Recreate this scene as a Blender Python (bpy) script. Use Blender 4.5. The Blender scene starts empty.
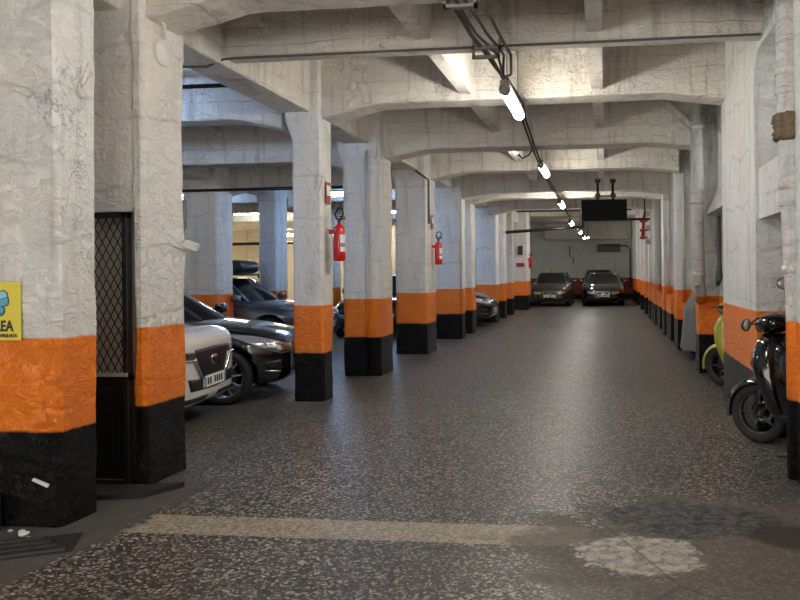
import bpy, bmesh, math, random
from mathutils import Vector, Matrix, noise
from mathutils.bvhtree import BVHTree
random.seed(7)
PI = math.pi
col = bpy.context.scene.collection
sc = bpy.context.scene

# ------------------------------------------------------------------ materials
def new_mat(name):
    m = bpy.data.materials.new(name); m.use_nodes = True
    nt = m.node_tree
    for n in list(nt.nodes): nt.nodes.remove(n)
    out = nt.nodes.new('ShaderNodeOutputMaterial')
    b = nt.nodes.new('ShaderNodeBsdfPrincipled')
    nt.links.new(b.outputs[0], out.inputs[0])
    return m, nt, b
class N:
    """small node-building helper"""
    def __init__(s, nt): s.nt = nt
    def new(s, t, **k):
        n = s.nt.nodes.new(t)
        for a, v in k.items(): setattr(n, a, v)
        return n
    def lk(s, a, b): s.nt.links.new(a, b)
    def put(s, sock, v):
        if isinstance(v, bpy.types.NodeSocket): s.lk(v, sock)
        else: sock.default_value = v
    def math(s, op, a, b=0.0, c=None, clamp=False):
        n = s.new('ShaderNodeMath', operation=op); n.use_clamp = clamp
        s.put(n.inputs[0], a); s.put(n.inputs[1], b)
        if c is not None: s.put(n.inputs[2], c)
        return n.outputs[0]
    def pos(s): return s.new('ShaderNodeNewGeometry').outputs['Position']
    def xyz(s, v):
        n = s.new('ShaderNodeSeparateXYZ'); s.lk(v, n.inputs[0]); return n.outputs
    def scale(s, v, sx, sy, sz):
        n = s.new('ShaderNodeVectorMath', operation='MULTIPLY'); s.lk(v, n.inputs[0]); n.inputs[1].default_value = (sx, sy, sz); return n.outputs[0]
    def noise(s, v, scale, detail=4, rough=.55, dist=0):
        n = s.new('ShaderNodeTexNoise'); s.lk(v, n.inputs['Vector']); n.inputs['Scale'].default_value = scale
        n.inputs['Detail'].default_value = detail; n.inputs['Roughness'].default_value = rough; n.inputs['Distortion'].default_value = dist
        return n.outputs[0]
    def voro(s, v, scale, feat='F1', out='Distance'):
        n = s.new('ShaderNodeTexVoronoi', feature=feat); s.lk(v, n.inputs['Vector']); n.inputs['Scale'].default_value = scale
        return n.outputs[out]
    def ramp(s, f, stops, interp='LINEAR'):
        n = s.new('ShaderNodeValToRGB'); cr = n.color_ramp; cr.interpolation = interp
        while len(cr.elements) < len(stops): cr.elements.new(.5)
        for e, (p, c) in zip(cr.elements, stops):
            e.position = p; e.color = (c, c, c, 1) if isinstance(c, (int, float)) else (*c, 1)
        s.put(n.inputs[0], f); return n.outputs[0]
    def mix(s, f, a, b, mode='MIX'):
        n = s.new('ShaderNodeMix', data_type='RGBA', blend_type=mode)
        s.put(n.inputs[0], f)
        for sock, v in ((n.inputs[6], a), (n.inputs[7], b)):
            if isinstance(v, tuple): v = (*v, 1)
            s.put(sock, v)
        return n.outputs[2]
    def step(s, v, edge, w=.01):
        """0 below edge, 1 above"""
        n = s.new('ShaderNodeMapRange'); s.put(n.inputs[0], v); n.inputs[1].default_value = edge - w; n.inputs[2].default_value = edge + w
        return n.outputs[0]
    def bump(s, h, strength, dist=.01, normal=None):
        n = s.new('ShaderNodeBump'); n.inputs['Strength'].default_value = strength; n.inputs['Distance'].default_value = dist
        s.lk(h, n.inputs['Height'])
        if normal is not None: s.lk(normal, n.inputs['Normal'])
        return n.outputs[0]

def simple(name, c, rough=.5, metal=0., coat=0., emit=None, es=0, bump=None, spec=None, trans=0):
    m, nt, b = new_mat(name); h = N(nt)
    b.inputs['Base Color'].default_value = (*c, 1); b.inputs['Roughness'].default_value = rough; b.inputs['Metallic'].default_value = metal
    b.inputs['Coat Weight'].default_value = coat; b.inputs['Coat Roughness'].default_value = .03
    if spec is not None: b.inputs['Specular IOR Level'].default_value = spec
    b.inputs['Transmission Weight'].default_value = trans
    if emit: b.inputs['Emission Color'].default_value = (*emit, 1); b.inputs['Emission Strength'].default_value = es
    tc = h.new('ShaderNodeTexCoord').outputs['Object']
    nz = h.noise(tc, bump[0] if bump else 30, 3)
    dk = tuple(v * .8 for v in c)
    h.lk(h.mix(nz, dk, c), b.inputs['Base Color'])
    if bump: h.lk(h.bump(nz, bump[1], .01), b.inputs['Normal'])
    return m

def plaster(name, bands=True, base=(.84, .79, .72), cool=(.76, .77, .77), dirt=.45, blk=.57, orz=1.13, rough=.55, black=(.006, .006, .006), board=False, orange=((.86, .19, .008), (.95, .245, .012))):
    m, nt, b = new_mat(name); h = N(nt); p = h.pos(); z = h.xyz(p)[2]
    big = h.noise(p, 1.3, 4, .6)
    c = h.mix(h.ramp(big, [(.35, 0.), (.65, 1.)]), base, cool)
    # drips and stains
    st = h.noise(h.scale(p, 9, 9, .9), 1., 6, .65, .4)
    st = h.ramp(st, [(.52, 0.), (.75, 1.)])
    c = h.mix(h.math('MULTIPLY', st, dirt), c, (.33, .30, .26))
    # flaked paint outlines: short thin dark cracks
    cr = h.noise(h.scale(p, 1, 1, .8), 2.6, 8, .62, .5)
    crm = h.math('MULTIPLY', h.ramp(cr, [(.492, 0.), (.5, 1.), (.508, 0.)]), h.ramp(h.noise(p, 1.7, 3), [(.50, 0.), (.60, 1.)]))
    c = h.mix(h.math('MULTIPLY', crm, .55), c, (.2, .18, .16))
    # lines left by the casting boards
    bl_ = h.math('FRACT', h.math('ADD', h.math('MULTIPLY', z, 6.3 if board else 2.1), h.math('MULTIPLY', h.noise(p, 1.2, 3), .9)))
    blm = h.math('MULTIPLY', h.ramp(bl_, [(0., 1.), (.05, 0.), (.95, 0.), (1., 1.)]), h.ramp(h.noise(h.scale(p, 1, 1, 4), 1.6, 4), [(.42, 0.), (.6, 1.)]))
    c = h.mix(h.math('MULTIPLY', blm, .5 if board else .3), c, (.24, .21, .18))
    fine = h.noise(p, 26, 6, .7)
    sp = h.ramp(h.noise(p, 60, 3, .7), [(.70, 0.), (.76, .5)])
    c = h.mix(sp, c, (.3, .27, .23))
    mid = h.noise(h.scale(p, 1, 1, .6), 7, 5, .6, .6)
    hgt = h.math('ADD', h.math('MULTIPLY', mid, 1.0), h.math('MULTIPLY', fine, .35))
    hgt = h.math('ADD', hgt, h.math('MULTIPLY', h.ramp(h.noise(h.scale(p, 1, 1, 1.6), 9, 5, .7, .8), [(.46, 0.), (.60, 1.)]), .35))
    hgt = h.math('SUBTRACT', hgt, h.math('MULTIPLY', h.math('ADD', crm, blm), .35))
    rg = rough
    if bands:
        wob = h.math('MULTIPLY', h.math('SUBTRACT', h.noise(p, 6, 3), .5), .03)
        zz = h.math('ADD', z, wob)
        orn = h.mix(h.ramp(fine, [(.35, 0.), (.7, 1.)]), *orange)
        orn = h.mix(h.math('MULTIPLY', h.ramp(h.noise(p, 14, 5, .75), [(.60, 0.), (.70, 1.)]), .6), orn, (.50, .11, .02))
        chip = h.math('ADD', h.ramp(h.noise(h.scale(p, 1, 1, .5), 26, 8, .85, .6), [(.64, 0.), (.67, 1.)]), h.ramp(h.noise(p, 5, 8, .75, .9), [(.64, 0.), (.67, .4)]))
        bl = h.mix(h.math('MULTIPLY', chip, .6, clamp=True) if False else h.math('MULTIPLY', chip, .6), black, (.24, .23, .21))
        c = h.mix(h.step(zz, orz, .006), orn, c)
        c = h.mix(h.step(zz, blk, .008), bl, c)
        rg = h.math('ADD', h.math('MULTIPLY', h.step(z, orz), .28), .27)
        h.lk(h.math('ADD', h.math('MULTIPLY', h.step(zz, blk, .008), .32), .16), b.inputs['Specular IOR Level'])
    h.lk(c, b.inputs['Base Color']); h.put(b.inputs['Roughness'], rg)
    h.lk(h.bump(hgt, .75, .032), b.inputs['Normal'])
    return m

def floor_mat():
    m, nt, b = new_mat('terrazzo floor'); h = N(nt); p = h.pos(); X, Y, Z = h.xyz(p)
    v = h.voro(p, 70, 'F1', 'Color'); vs = h.new('ShaderNodeSeparateColor'); h.lk(v, vs.inputs[0])
    v2 = h.voro(p, 150, 'F1', 'Color'); vs2 = h.new('ShaderNodeSeparateColor'); h.lk(v2, vs2.inputs[0])
    base = h.ramp(vs.outputs[0], [(0., (.016, .015, .014)), (.40, (.045, .043, .039)), (.62, (.10, .09, .075)), (.80, (.27, .245, .205)), (1., (.58, .54, .47))])
    c = h.mix(h.math('MULTIPLY', vs2.outputs[0], .3), base, (.05, .048, .044))
    wear = h.noise(h.scale(p, 1.1, .35, 1), 1.0, 5, .6)
    c = h.mix(h.ramp(wear, [(.35, .4), (.65, 0.)]), c, (.035, .035, .035))
    # the laid strip of pale terrazzo
    warp = h.noise(p, 3.5, 5, .7); w2 = h.math('ADD', h.math('MULTIPLY', h.math('SUBTRACT', warp, .5), 1.6), h.math('MULTIPLY', h.math('SUBTRACT', h.noise(p, 1.4, 2), .5), 1.2))
    def band(coord, a, bb, w=.008): return h.math('MULTIPLY', h.step(coord, a, w), h.math('SUBTRACT', 1., h.step(coord, bb, w)))
    wy = h.math('ADD', Y, h.math('MULTIPLY', w2, .012)); wx = h.math('ADD', X, h.math('MULTIPLY', w2, .12))
    strip = h.math('MULTIPLY', band(wy, 4.09, 4.41), band(wx, -2.88, -.12, .03))
    sc_ = h.mix(vs.outputs[0], (.21, .175, .125), (.46, .40, .30))
    c = h.mix(h.math('MULTIPLY', strip, .85), c, sc_)
    # smooth cement beside the near column and in the doorway
    cx = h.math('ADD', X, h.math('MULTIPLY', h.math('SUBTRACT', Y, 4.), -.10))
    cem = h.math('MULTIPLY', h.math('SUBTRACT', 1., h.step(h.math('ADD', cx, h.math('MULTIPLY', w2, .3)), -2.86, .02)), h.math('SUBTRACT', 1., h.step(h.math('ADD', Y, h.math('MULTIPLY', X, .35)), 4.1, .25)))
    grey = h.mix(h.noise(p, 9, 6, .7), (.05, .047, .044), (.12, .112, .10))
    c = h.mix(cem, c, grey)
    def ell(cx_, cy, rx, ry, amp, soft):
        a = h.math('DIVIDE', h.math('SUBTRACT', X, cx_), rx); bq = h.math('DIVIDE', h.math('SUBTRACT', Y, cy), ry)
        r = h.math('SQRT', h.math('ADD', h.math('MULTIPLY', a, a), h.math('MULTIPLY', bq, bq)))
        r = h.math('ADD', r, h.math('MULTIPLY', w2, amp))
        return h.math('SUBTRACT', 1., h.step(r, 1., soft))
    rough_p = h.noise(p, 16, 7, .75, .6)
    c = h.mix(h.math('MULTIPLY', ell(.75, 4.0, 1.25, 1.0, .9, .12), .75), c, h.mix(rough_p, (.045, .040, .034), (.20, .18, .15)))
    c = h.mix(h.step(h.math('ADD', ell(.44, 4.60, .52, .36, .7, .35), h.math('MULTIPLY', h.math('SUBTRACT', rough_p, .5), 1.6)), .5, .08), c, h.mix(h.ramp(rough_p, [(.4, 0.), (.6, 1.)]), (.012, .012, .013), (.12, .12, .12)))
    c = h.mix(h.step(h.math('ADD', ell(.20, 4.02, .30, .27, .9, .35), h.math('MULTIPLY', h.math('SUBTRACT', rough_p, .5), 1.6)), .5, .08), c, h.mix(h.ramp(rough_p, [(.38, 0.), (.6, 1.)]), (.16, .148, .128), (.46, .44, .39)))
    c = h.mix(h.math('MULTIPLY', ell(1.0, 4.35, .22, .17, .6, .2), .8), c, (.025, .018, .014))
    # cracks, tyre marks
    ck = h.voro(h.scale(p, 1, .6, 1), .35, 'DISTANCE_TO_EDGE')
    c = h.mix(h.math('MULTIPLY', h.ramp(ck, [(0., .6), (.004, 0.)]), 1.), c, (.03, .03, .03))
    h.lk(c, b.inputs['Base Color'])
    bump_h = h.math('ADD', h.math('MULTIPLY', vs.outputs[0], .15), h.math('MULTIPLY', h.noise(p, 14, 5), .5))
    h.lk(h.bump(bump_h, .25, .012), b.inputs['Normal'])
    rgh = h.math('ADD', h.math('MULTIPLY', wear, .28), .26)
    pr = h.math('MAXIMUM', cem, ell(.6, 4.2, 1.1, .8, .9, .2))
    h.put(b.inputs['Roughness'], h.math('ADD', rgh, h.math('MULTIPLY', pr, .3)))
    b.inputs['Specular IOR Level'].default_value = .45
    return m

M = {}
M['floor'] = floor_mat()
M['col'] = plaster('painted column plaster')
M['wallr'] = plaster('painted rough wall', dirt=.75, base=(.72, .71, .68), cool=(.78, .80, .80))
M['ceil'] = plaster('whitewashed concrete', bands=False, base=(.80, .74, .65), cool=(.68, .65, .60), dirt=.8, rough=.75, board=True)
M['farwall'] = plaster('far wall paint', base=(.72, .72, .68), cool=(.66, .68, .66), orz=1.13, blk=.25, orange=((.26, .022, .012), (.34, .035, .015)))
M['stain'] = plaster('stained inner plaster', bands=False, base=(.62, .58, .45), cool=(.5, .49, .46), dirt=.9)
M['stainband'] = plaster('stained recess plaster', base=(.66, .62, .50), cool=(.5, .49, .46), dirt=.9)
M['warm'] = plaster('cream plaster', bands=False, base=(.80, .70, .50), cool=(.78, .72, .58), dirt=.3)
M['pipe'] = plaster('painted drain pipe', base=(.66, .63, .60), cool=(.62, .62, .62), dirt=.6)
M['rust'] = plaster('rusty iron collar', bands=False, base=(.30, .20, .12), cool=(.14, .09, .055), dirt=.9, rough=.9)
M['black'] = simple('black painted steel', (.010, .010, .011), .35)
M['dark'] = simple('dark rubber', (.02, .02, .02), .7)
M['plastic'] = simple('black plastic', (.014, .014, .015), .38)
M['tyre'] = simple('tyre rubber', (.018, .018, .018), .75)
M['alloy'] = simple('alloy wheel', (.55, .56, .58), .28, 1.)
M['chrome'] = simple('chrome', (.75, .76, .78), .12, 1.)
M['cable'] = simple('grey cable', (.13, .12, .11), .6)
M['cableb'] = simple('black cable', (.02, .02, .02), .6)
M['bracket'] = simple('grey clamp', (.25, .24, .22), .5)
M['red'] = simple('extinguisher red', (.62, .012, .012), .3, coat=.5)
M['redpipe'] = simple('red pipe paint', (.38, .02, .012), .5)
M['label'] = simple('paper label', (.82, .84, .88), .5)
M['signy'] = simple('yellow sign plastic', (.82, .66, .02), .4)
M['ink'] = simple('black ink', (.01, .01, .01), .5)
M['blue'] = simple('printed blue', (.10, .42, .62), .5)
M['bluel'] = simple('printed light blue', (.30, .62, .78), .5)
M['glass'] = simple('dark car glass', (.010, .012, .014), .04, spec=.8)  # opaque dark colour stands in for the unlit car interior
M['lens'] = simple('headlamp lens', (.55, .57, .60), .12, .6, coat=1.)
M['lensd'] = simple('dark headlamp', (.05, .05, .055), .10, coat=1.)
M['lensy'] = simple('yellowed headlamp', (.50, .40, .12), .15, .3, coat=1.)
M['amber'] = simple('amber indicator', (.9, .32, .02), .3)
M['plate'] = simple('number plate white', (.85, .85, .82), .45)
M['screen'] = simple('black screen', (.004, .004, .005), .6, spec=.12)
M['white'] = simple('white enamel', (.78, .77, .74), .5)
M['yellow'] = simple('yellow paint', (.62, .50, .03), .35)
M['olive'] = simple('yellow green fairing', (.40, .36, .03), .3, coat=.4)
M['tarp'] = simple('grey cover fabric', (.16, .165, .16), .8, bump=(9, .6))
M['steel'] = simple('worn steel', (.10, .10, .095), .45, .7)
M['greyp'] = simple('grey painted panel', (.42, .43, .44), .6)
M['mirror'] = simple('mirror glass', (.75, .78, .80), .25, .25)  # pale colour stands in for the bright reflection in the mirror
M['vent'] = simple('vent grille', (.09, .09, .08), .7)
M['orangebar'] = simple('orange reflector', (.8, .2, .02), .4)
def paint(name, c, metal=.3, rough=.32): return simple(name, c, rough, metal, coat=1.)
def tube_mat(name, c, s):
    m, nt, b = new_mat(name); b.inputs['Base Color'].default_value = (.9, .9, .9, 1)
    b.inputs['Emission Color'].default_value = (*c, 1); b.inputs['Emission Strength'].default_value = s
    return m
M['tubew'] = tube_mat('lit tube neutral', (1., .955, .87), 44)
M['tubeb'] = tube_mat('lit tube cool', (.36, .58, 1.), 48)
M['warmfill'] = tube_mat('warm fill tube', (1., .84, .58), 60)
m, nt, b = new_mat('frosted window'); 
b.inputs['Base Color'].default_value = (.9, .93, .95, 1); b.inputs['Transmission Weight'].default_value = 1; b.inputs['Roughness'].default_value = .6; b.inputs['IOR'].default_value = 1.1
M['frost'] = m

# ------------------------------------------------------------------ mesh builder
class MB:
    def __init__(s): s.bm = bmesh.new(); s.mats = []
    def _tag(s, faces, mat):
        if mat is not None:
            if mat not in s.mats: s.mats.append(mat)
            for f in faces: f.material_index = s.mats.index(mat)
    def box(s, x0, x1, y0, y1, z0, z1, mat=None, mtx=None, bev=0):
        vs = [s.bm.verts.new((x, y, z)) for x in (x0, x1) for y in (y0, y1) for z in (z0, z1)]
        F = [(0, 1, 3, 2), (4, 6, 7, 5), (0, 4, 5, 1), (2, 3, 7, 6), (0, 2, 6, 4), (1, 5, 7, 3)]
        fs = [s.bm.faces.new([vs[i] for i in f]) for f in F]
        if bev:
            r = bmesh.ops.bevel(s.bm, geom=list({e for f in fs for e in f.edges}), offset=bev, segments=2, affect='EDGES', profile=.5)
            fs = [f for f in set(fs) | set(r['faces']) if f.is_valid]; vs = list({v for f in fs for v in f.verts})
        if mtx is not None: bmesh.ops.transform(s.bm, matrix=mtx, verts=vs)
        s._tag(fs, mat); return s
    def prism(s, pts, axis, a, b, mat=None, mtx=None):
        """polygon pts extruded along axis from a to b; pts are the other two coordinates in xyz order"""
        def P(p, t): return {'x': (t, p[0], p[1]), 'y': (p[0], t, p[1]), 'z': (p[0], p[1], t)}[axis]
        A = [s.bm.verts.new(P(p, a)) for p in pts]; B = [s.bm.verts.new(P(p, b)) for p in pts]
        n = len(pts); fs = [s.bm.faces.new(A), s.bm.faces.new(B[::-1])]
        for i in range(n): fs.append(s.bm.faces.new((A[i], B[i], B[(i + 1) % n], A[(i + 1) % n])))
        if mtx is not None: bmesh.ops.transform(s.bm, matrix=mtx, verts=A + B)
        s._tag(fs, mat); return s
    def tube(s, pts, r, mat=None, seg=10, caps=True):
        pts = [Vector(p) for p in pts]; n = len(pts); rs = r if isinstance(r, (list, tuple)) else [r] * n
        rings = []; prev = None
        for i, p in enumerate(pts):
            d = (pts[min(i + 1, n - 1)] - pts[max(i - 1, 0)])
            if d.length < 1e-7: d = Vector((0, 0, 1))
            d.normalize()
            if prev is None: u = d.orthogonal().normalized()
            else:
                u = prev - d * prev.dot(d)
                u = u.normalized() if u.length > 1e-6 else d.orthogonal().normalized()
            prev = u; w = d.cross(u)
            rings.append([s.bm.verts.new(p + (u * math.cos(2 * PI * k / seg) + w * math.sin(2 * PI * k / seg)) * rs[i]) for k in range(seg)])
        fs = []
        for a, b2 in zip(rings, rings[1:]):
            for k in range(seg): fs.append(s.bm.faces.new((a[k], a[(k + 1) % seg], b2[(k + 1) % seg], b2[k])))
        if caps: fs.append(s.bm.faces.new(rings[0][::-1])); fs.append(s.bm.faces.new(rings[-1]))
        for f in fs: f.smooth = True
        s._tag(fs, mat); return s
    def lathe(s, prof, c, axis='z', seg=20, mat=None, mtx=None, close=False):
        """prof = list of (radius, height); spun round axis through c"""
        rings = []; c = Vector(c); allv = []
        for r, h_ in prof:
            ring = []
            for k in range(seg):
                a = 2 * PI * k / seg; u, v = r * math.cos(a), r * math.sin(a)
                o = {'z': (u, v, h_), 'y': (v, h_, u), 'x': (h_, u, v)}[axis]
                ring.append(s.bm.verts.new(c + Vector(o)))
            rings.append(ring); allv += ring
        fs = []
        for a, b2 in zip(rings, rings[1:]):
            for k in range(seg): fs.append(s.bm.faces.new((a[k], a[(k + 1) % seg], b2[(k + 1) % seg], b2[k])))
        if close:
            a, b2 = rings[-1], rings[0]
            for k in range(seg): fs.append(s.bm.faces.new((a[k], a[(k + 1) % seg], b2[(k + 1) % seg], b2[k])))
        else:
            if prof[0][0] > 1e-5: fs.append(s.bm.faces.new(rings[0][::-1]))
            if prof[-1][0] > 1e-5: fs.append(s.bm.faces.new(rings[-1]))
        for f in fs: f.smooth = True
        if mtx is not None: bmesh.ops.transform(s.bm, matrix=mtx, verts=allv)
        s._tag(fs, mat); return s
    def grid(s, P, mat=None, smooth=True, close_u=False):
        """P[i][j] points"""
        V = [[s.bm.verts.new(p) for p in row] for row in P]; fs = []
        ni = len(V)
        for i in range(ni if close_u else ni - 1):
            for j in range(len(V[0]) - 1):
                fs.append(s.bm.faces.new((V[i][j], V[(i + 1) % ni][j], V[(i + 1) % ni][j + 1], V[i][j + 1])))
        for f in fs: f.smooth = smooth
        s._tag(fs, mat); return V
    def build(s, name, mat=None, parent=None, fix=True):
        if fix: 
            bmesh.ops.remove_doubles(s.bm, verts=s.bm.verts, dist=1e-5)
            bmesh.ops.recalc_face_normals(s.bm, faces=s.bm.faces)
        me = bpy.data.meshes.new(name); s.bm.to_mesh(me); s.bm.free()
        ms = s.mats if s.mats else [mat]
        for k in ms: me.materials.append(k)
        o = bpy.data.objects.new(name, me); col.objects.link(o)
        if parent: o.parent = parent
        return o
def tag(o, label=None, cat=None, group=None, kind=None):
    if label: o['label'] = label
    if cat: o['category'] = cat
    if group: o['group'] = group
    if kind: o['kind'] = kind
    return o
def empty(name, loc, rz=0, label=None, cat=None, group=None):
    o = bpy.data.objects.new(name, None); col.objects.link(o); o.location = loc; o.rotation_euler = (0, 0, rz); o.empty_display_size = .1
    return tag(o, label, cat, group)
def struct(o, label=None):
    o['kind'] = 'structure'
    if label: o['label'] = label
    return o
def Rz(a): return Matrix.Rotation(a, 4, 'Z')
def T(*v): return Matrix.Translation(v)

XL, XR = -3.25, 1.33          # faces of the aisle: columns on the left, piers on the right
SLAB = 4.08
# ------------------------------------------------------------------ the shell
struct(MB().box(-15, 4, -7, 42, -.2, 0).build('floor', M['floor']), 'grey speckled terrazzo floor')
ceil = struct(MB().box(-15, 4, -7, 42, SLAB, SLAB + .2).build('ceiling', M['ceil']), 'whitewashed concrete ceiling with beams')
fw = MB().box(-15, 4, 41, 41.3, 0, SLAB)
fw.box(-1.15, -.85, 40.9, 41, 0, SLAB)
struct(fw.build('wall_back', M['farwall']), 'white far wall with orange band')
struct(MB().box(-15.3, -15, -7, 41, 0, SLAB).build('wall_left', M['warm']), 'cream wall at the far left of the hall')

# a header, tray and vent on the far wall
o = MB().box(XL, XR, 40.45, 40.9, 3.22, SLAB).build('beam', M['ceil'], ceil)

# right wall: piers, recesses and alcoves built as one masonry wall
W = MB()
D = 2.55
def wbox(x0, y0, y1, z0, z1, x1=D + .3): W.box(x0, x1, y0, y1, z0, z1)
wbox(XR, -7, 5.70, 0, SLAB)
wbox(XR, 6.90, 8.80, 0, SLAB)
# bay 1 (scooter alcove) lintel panel, window recess
wbox(1.36, 5.70, 6.90, 1.95, 2.40)
wbox(XR, 5.70, 6.90, 3.42, SLAB)
wbox(1.62, 5.70, 6.90, 2.40, 2.62)
# sloping sill
W.prism([(1.36, 2.40), (1.62, 2.40), (1.62, 2.52)], 'y', 5.70, 6.90)
# curved brackets at the top of the window recesses
def bracket(y, s, zt=3.42, r=.28, x0=XR, x1=1.62):
    pts = [(y, zt)] + [(y + s * (r - r * math.sin(a)), zt - r + r * math.cos(a)) for a in [i * PI / 12 for i in range(0, 7)]][::1]
    pts = [(y, zt), (y + s * r, zt)] + [(y + s * (r - r * math.sin(a)), zt - r + r * math.cos(a)) for a in [i * PI / 12 for i in range(1, 7)]]
    W.prism(pts, 'x', x0, x1)
bracket(6.90, -1); bracket(5.70, 1)
wbox(D, 5.70, 6.90, 0, 1.95)
# bay 2
wbox(1.60, 8.80, 11.10, 2.30, 2.66)
wbox(1.60, 8.80, 11.40, 3.45, SLAB)
wbox(1.60, 10.9, 11.40, 0, 3.45)
wbox(1.60, 8.80, 9.05, 2.30, 3.45)
W.prism([(1.45, 2.30), (1.60, 2.30), (1.60, 2.66)], 'y', 8.8, 11.4)
wbox(D, 8.80, 10.9, 0, 2.30)
# the piers beyond
wbox(XR, 11.10, 11.5, 0, SLAB)
PY = [14.4, 17.65, 20.9, 23.6, 26.2, 29.2, 33.0, 37.0]
prev = 11.5
for i, y in enumerate(PY):
    wbox(1.60, prev, y, 0, 2.25); wbox(1.60, prev, y, 3.40, SLAB)
    wbox(1.85, prev, y, 2.25, 3.40)
    wbox(XR, y, y + .7, 0, SLAB)
    prev = y + .7
wbox(1.60, prev, 41, 0, SLAB)
# low plinths between piers
for y0, y1 in ((16.2, 17.6), (19.4, 20.8), (22.2, 23.5)):
    W.box(1.36, 1.6, y0 + .05, y1 - .05, 0, .95)
wall_r = struct(W.build('wall_right', M['wallr']), 'rough white right wall with orange and black base bands, piers and alcoves')
# inner faces of the two alcoves (bare stained plaster)
struct(MB().box(D - .03, D - .002, 5.72, 6.88, 0, 1.94).build('trim_1', M['stainband']), 'stained plaster lining the scooter alcove')
struct(MB().box(D - .03, D - .002, 8.82, 10.88, 0, 2.28).build('trim_2', M['stainband']), 'stained plaster lining the second alcove')
# windows high in the recesses
def window(name, y0, y1, z0, z1, x):
    f = MB(); t = .05
    f.box(x - .03, x + .03, y0, y1, z0, z0 + t).box(x - .03, x + .03, y0, y1, z1 - t, z1).box(x - .03, x + .03, y0, y0 + t, z0, z1).box(x - .03, x + .03, y1 - t, y1, z0, z1)
    f.box(x - .02, x + .02, (y0 + y1) / 2 - .02, (y0 + y1) / 2 + .02, z0, z1)
    r = struct(f.build(name, M['white']), 'high window in the right wall')
    MB().box(x - .006, x + .006, y0 + t, y1 - t, z0 + t, z1 - t).build('pane', M['frost'], r)
window('window_1', 5.74, 6.86, 2.64, 3.40, 1.66)
window('window_2', 9.1, 10.86, 2.68, 3.43, 1.72)

# cross beams
def beam(y0, y1, zb, hl, hr, xl=XL - .2, xr=XR, run=.66, drop=.13, top=SLAB):
    pts = [(xl, zb - hl)]
    if hl: pts += [(xl + (.2 if xl > -3.6 and xl < -3.4 else 0), zb - hl), (xl + (.2 if xl > -3.6 and xl < -3.4 else 0) + run * .85, zb - .012), (xl + (.2 if xl > -3.6 and xl < -3.4 else 0) + run * 1.05, zb)]
    if hr: pts += [(xr - run * 1.05, zb), (xr - run * .85, zb - .012)]
    pts += [(xr, zb - hr), (xr, top), (xl, top)]
    # a slight wander of the cast edges
    bm_ = MB(); n = 24
    rows = []
    def zat(x):
        P = pts[:-2]
        for a, b2 in zip(P, P[1:]):
            if a[0] <= x <= b2[0]: return a[1] + (b2[1] - a[1]) * (x - a[0]) / max(1e-6, b2[0] - a[0])
        return zb
    xs = sorted(set([p[0] for p in pts] + [xl + (xr - xl) * i / n for i in range(n + 1)]))
    for x in xs:
        j = .008 * noise.noise(Vector((x * 2.2, y0, 1))); j2 = .008 * noise.noise(Vector((x * 2.2, y1, 5)))
        z = zat(x) + .006 * noise.noise(Vector((x * 3, y0, 9)))
        c = .018
        rows.append([(x, y0 + j, top), (x, y0 + j, z + .3), (x, y0 + j, z + c), (x, y0 + j + c, z), (x, y1 + j2 - c, z), (x, y1 + j2, z + c), (x, y1 + j2, top)])
    bm_.grid(rows, smooth=False)
    for row in (rows[0], rows[-1]): bm_.bm.faces.new([bm_.bm.verts.new(p) for p in row])
    o = bm_.build('beam', M['ceil'], ceil); return o
B = [(5.02, 5.45, 3.49, .15, .12), (8.48, 8.86, 3.48, .15, .09), (10.86, 11.3, 3.33, .12, .07), (13.85, 14.25, 3.385, .12, .08), (16.85, 17.2, 3.29, .11, .08), (18.1, 18.5, 3.29, .12, .08), (21.8, 22.2, 3.32, .12, .08)]
for y0, y1, zb, hl, hr in B: beam(y0, y1, zb, hl, hr)
beam(6.45, 6.66, 3.47, 0, 0, xl=-3.42)          # the lighter secondary beam of the first bay
beam(1.0, 1.35, 3.5, .15, .12); beam(-2.6, -2.2, 3.5, .15, .12)
beam(30.4, 30.7, 3.75, 0, 0)
# joists running along the aisle between beams
js = [(1.35, 5.02), (5.45, 6.45), (6.66, 8.48), (8.86, 10.86), (11.3, 13.85), (14.25, 16.85), (17.2, 18.1)]
for y0, y1 in js:
    for x in (-1.58, -.08):
        MB().prism([(x - .09, SLAB), (x - .065, 3.55), (x + .065, 3.55), (x + .09, SLAB)], 'y', y0, y1).build('joist', M['ceil'], ceil)
# long beams over the two rows of columns
for xa, xb, y0, y1, zb in ((-3.80, -3.42, -7, 30.9, 3.40), (-7.9, -7.42, -7, 29.9, 3.30)):
    MB().box(xa, xb, y0, y1, zb, SLAB, bev=.015).build('beam', M['ceil'], ceil)
# cross beams of the left hall
for y0, y1, zb in ((8.5, 8.86, 3.36), (10.9, 11.3, 3.2), (13.9, 14.25, 3.2), (16.9, 17.2, 3.2), (19.5, 19.9, 3.2), (23, 23.4, 3.2), (27, 27.4, 3.2)):
    beam(y0, y1, zb, .14, .14, xl=-7.42, xr=-3.80, run=.6)
    beam(y0, y1, zb, .14, 0, xl=-15, xr=-7.9, run=.6)
MB().box(-6.0, -5.84, -2, 8.5, 3.7, SLAB).build('joist', M['ceil'], ceil)
MB().box(-6.0, -5.84, 8.86, 30, 3.7, SLAB).build('joist', M['ceil'], ceil)

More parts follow.
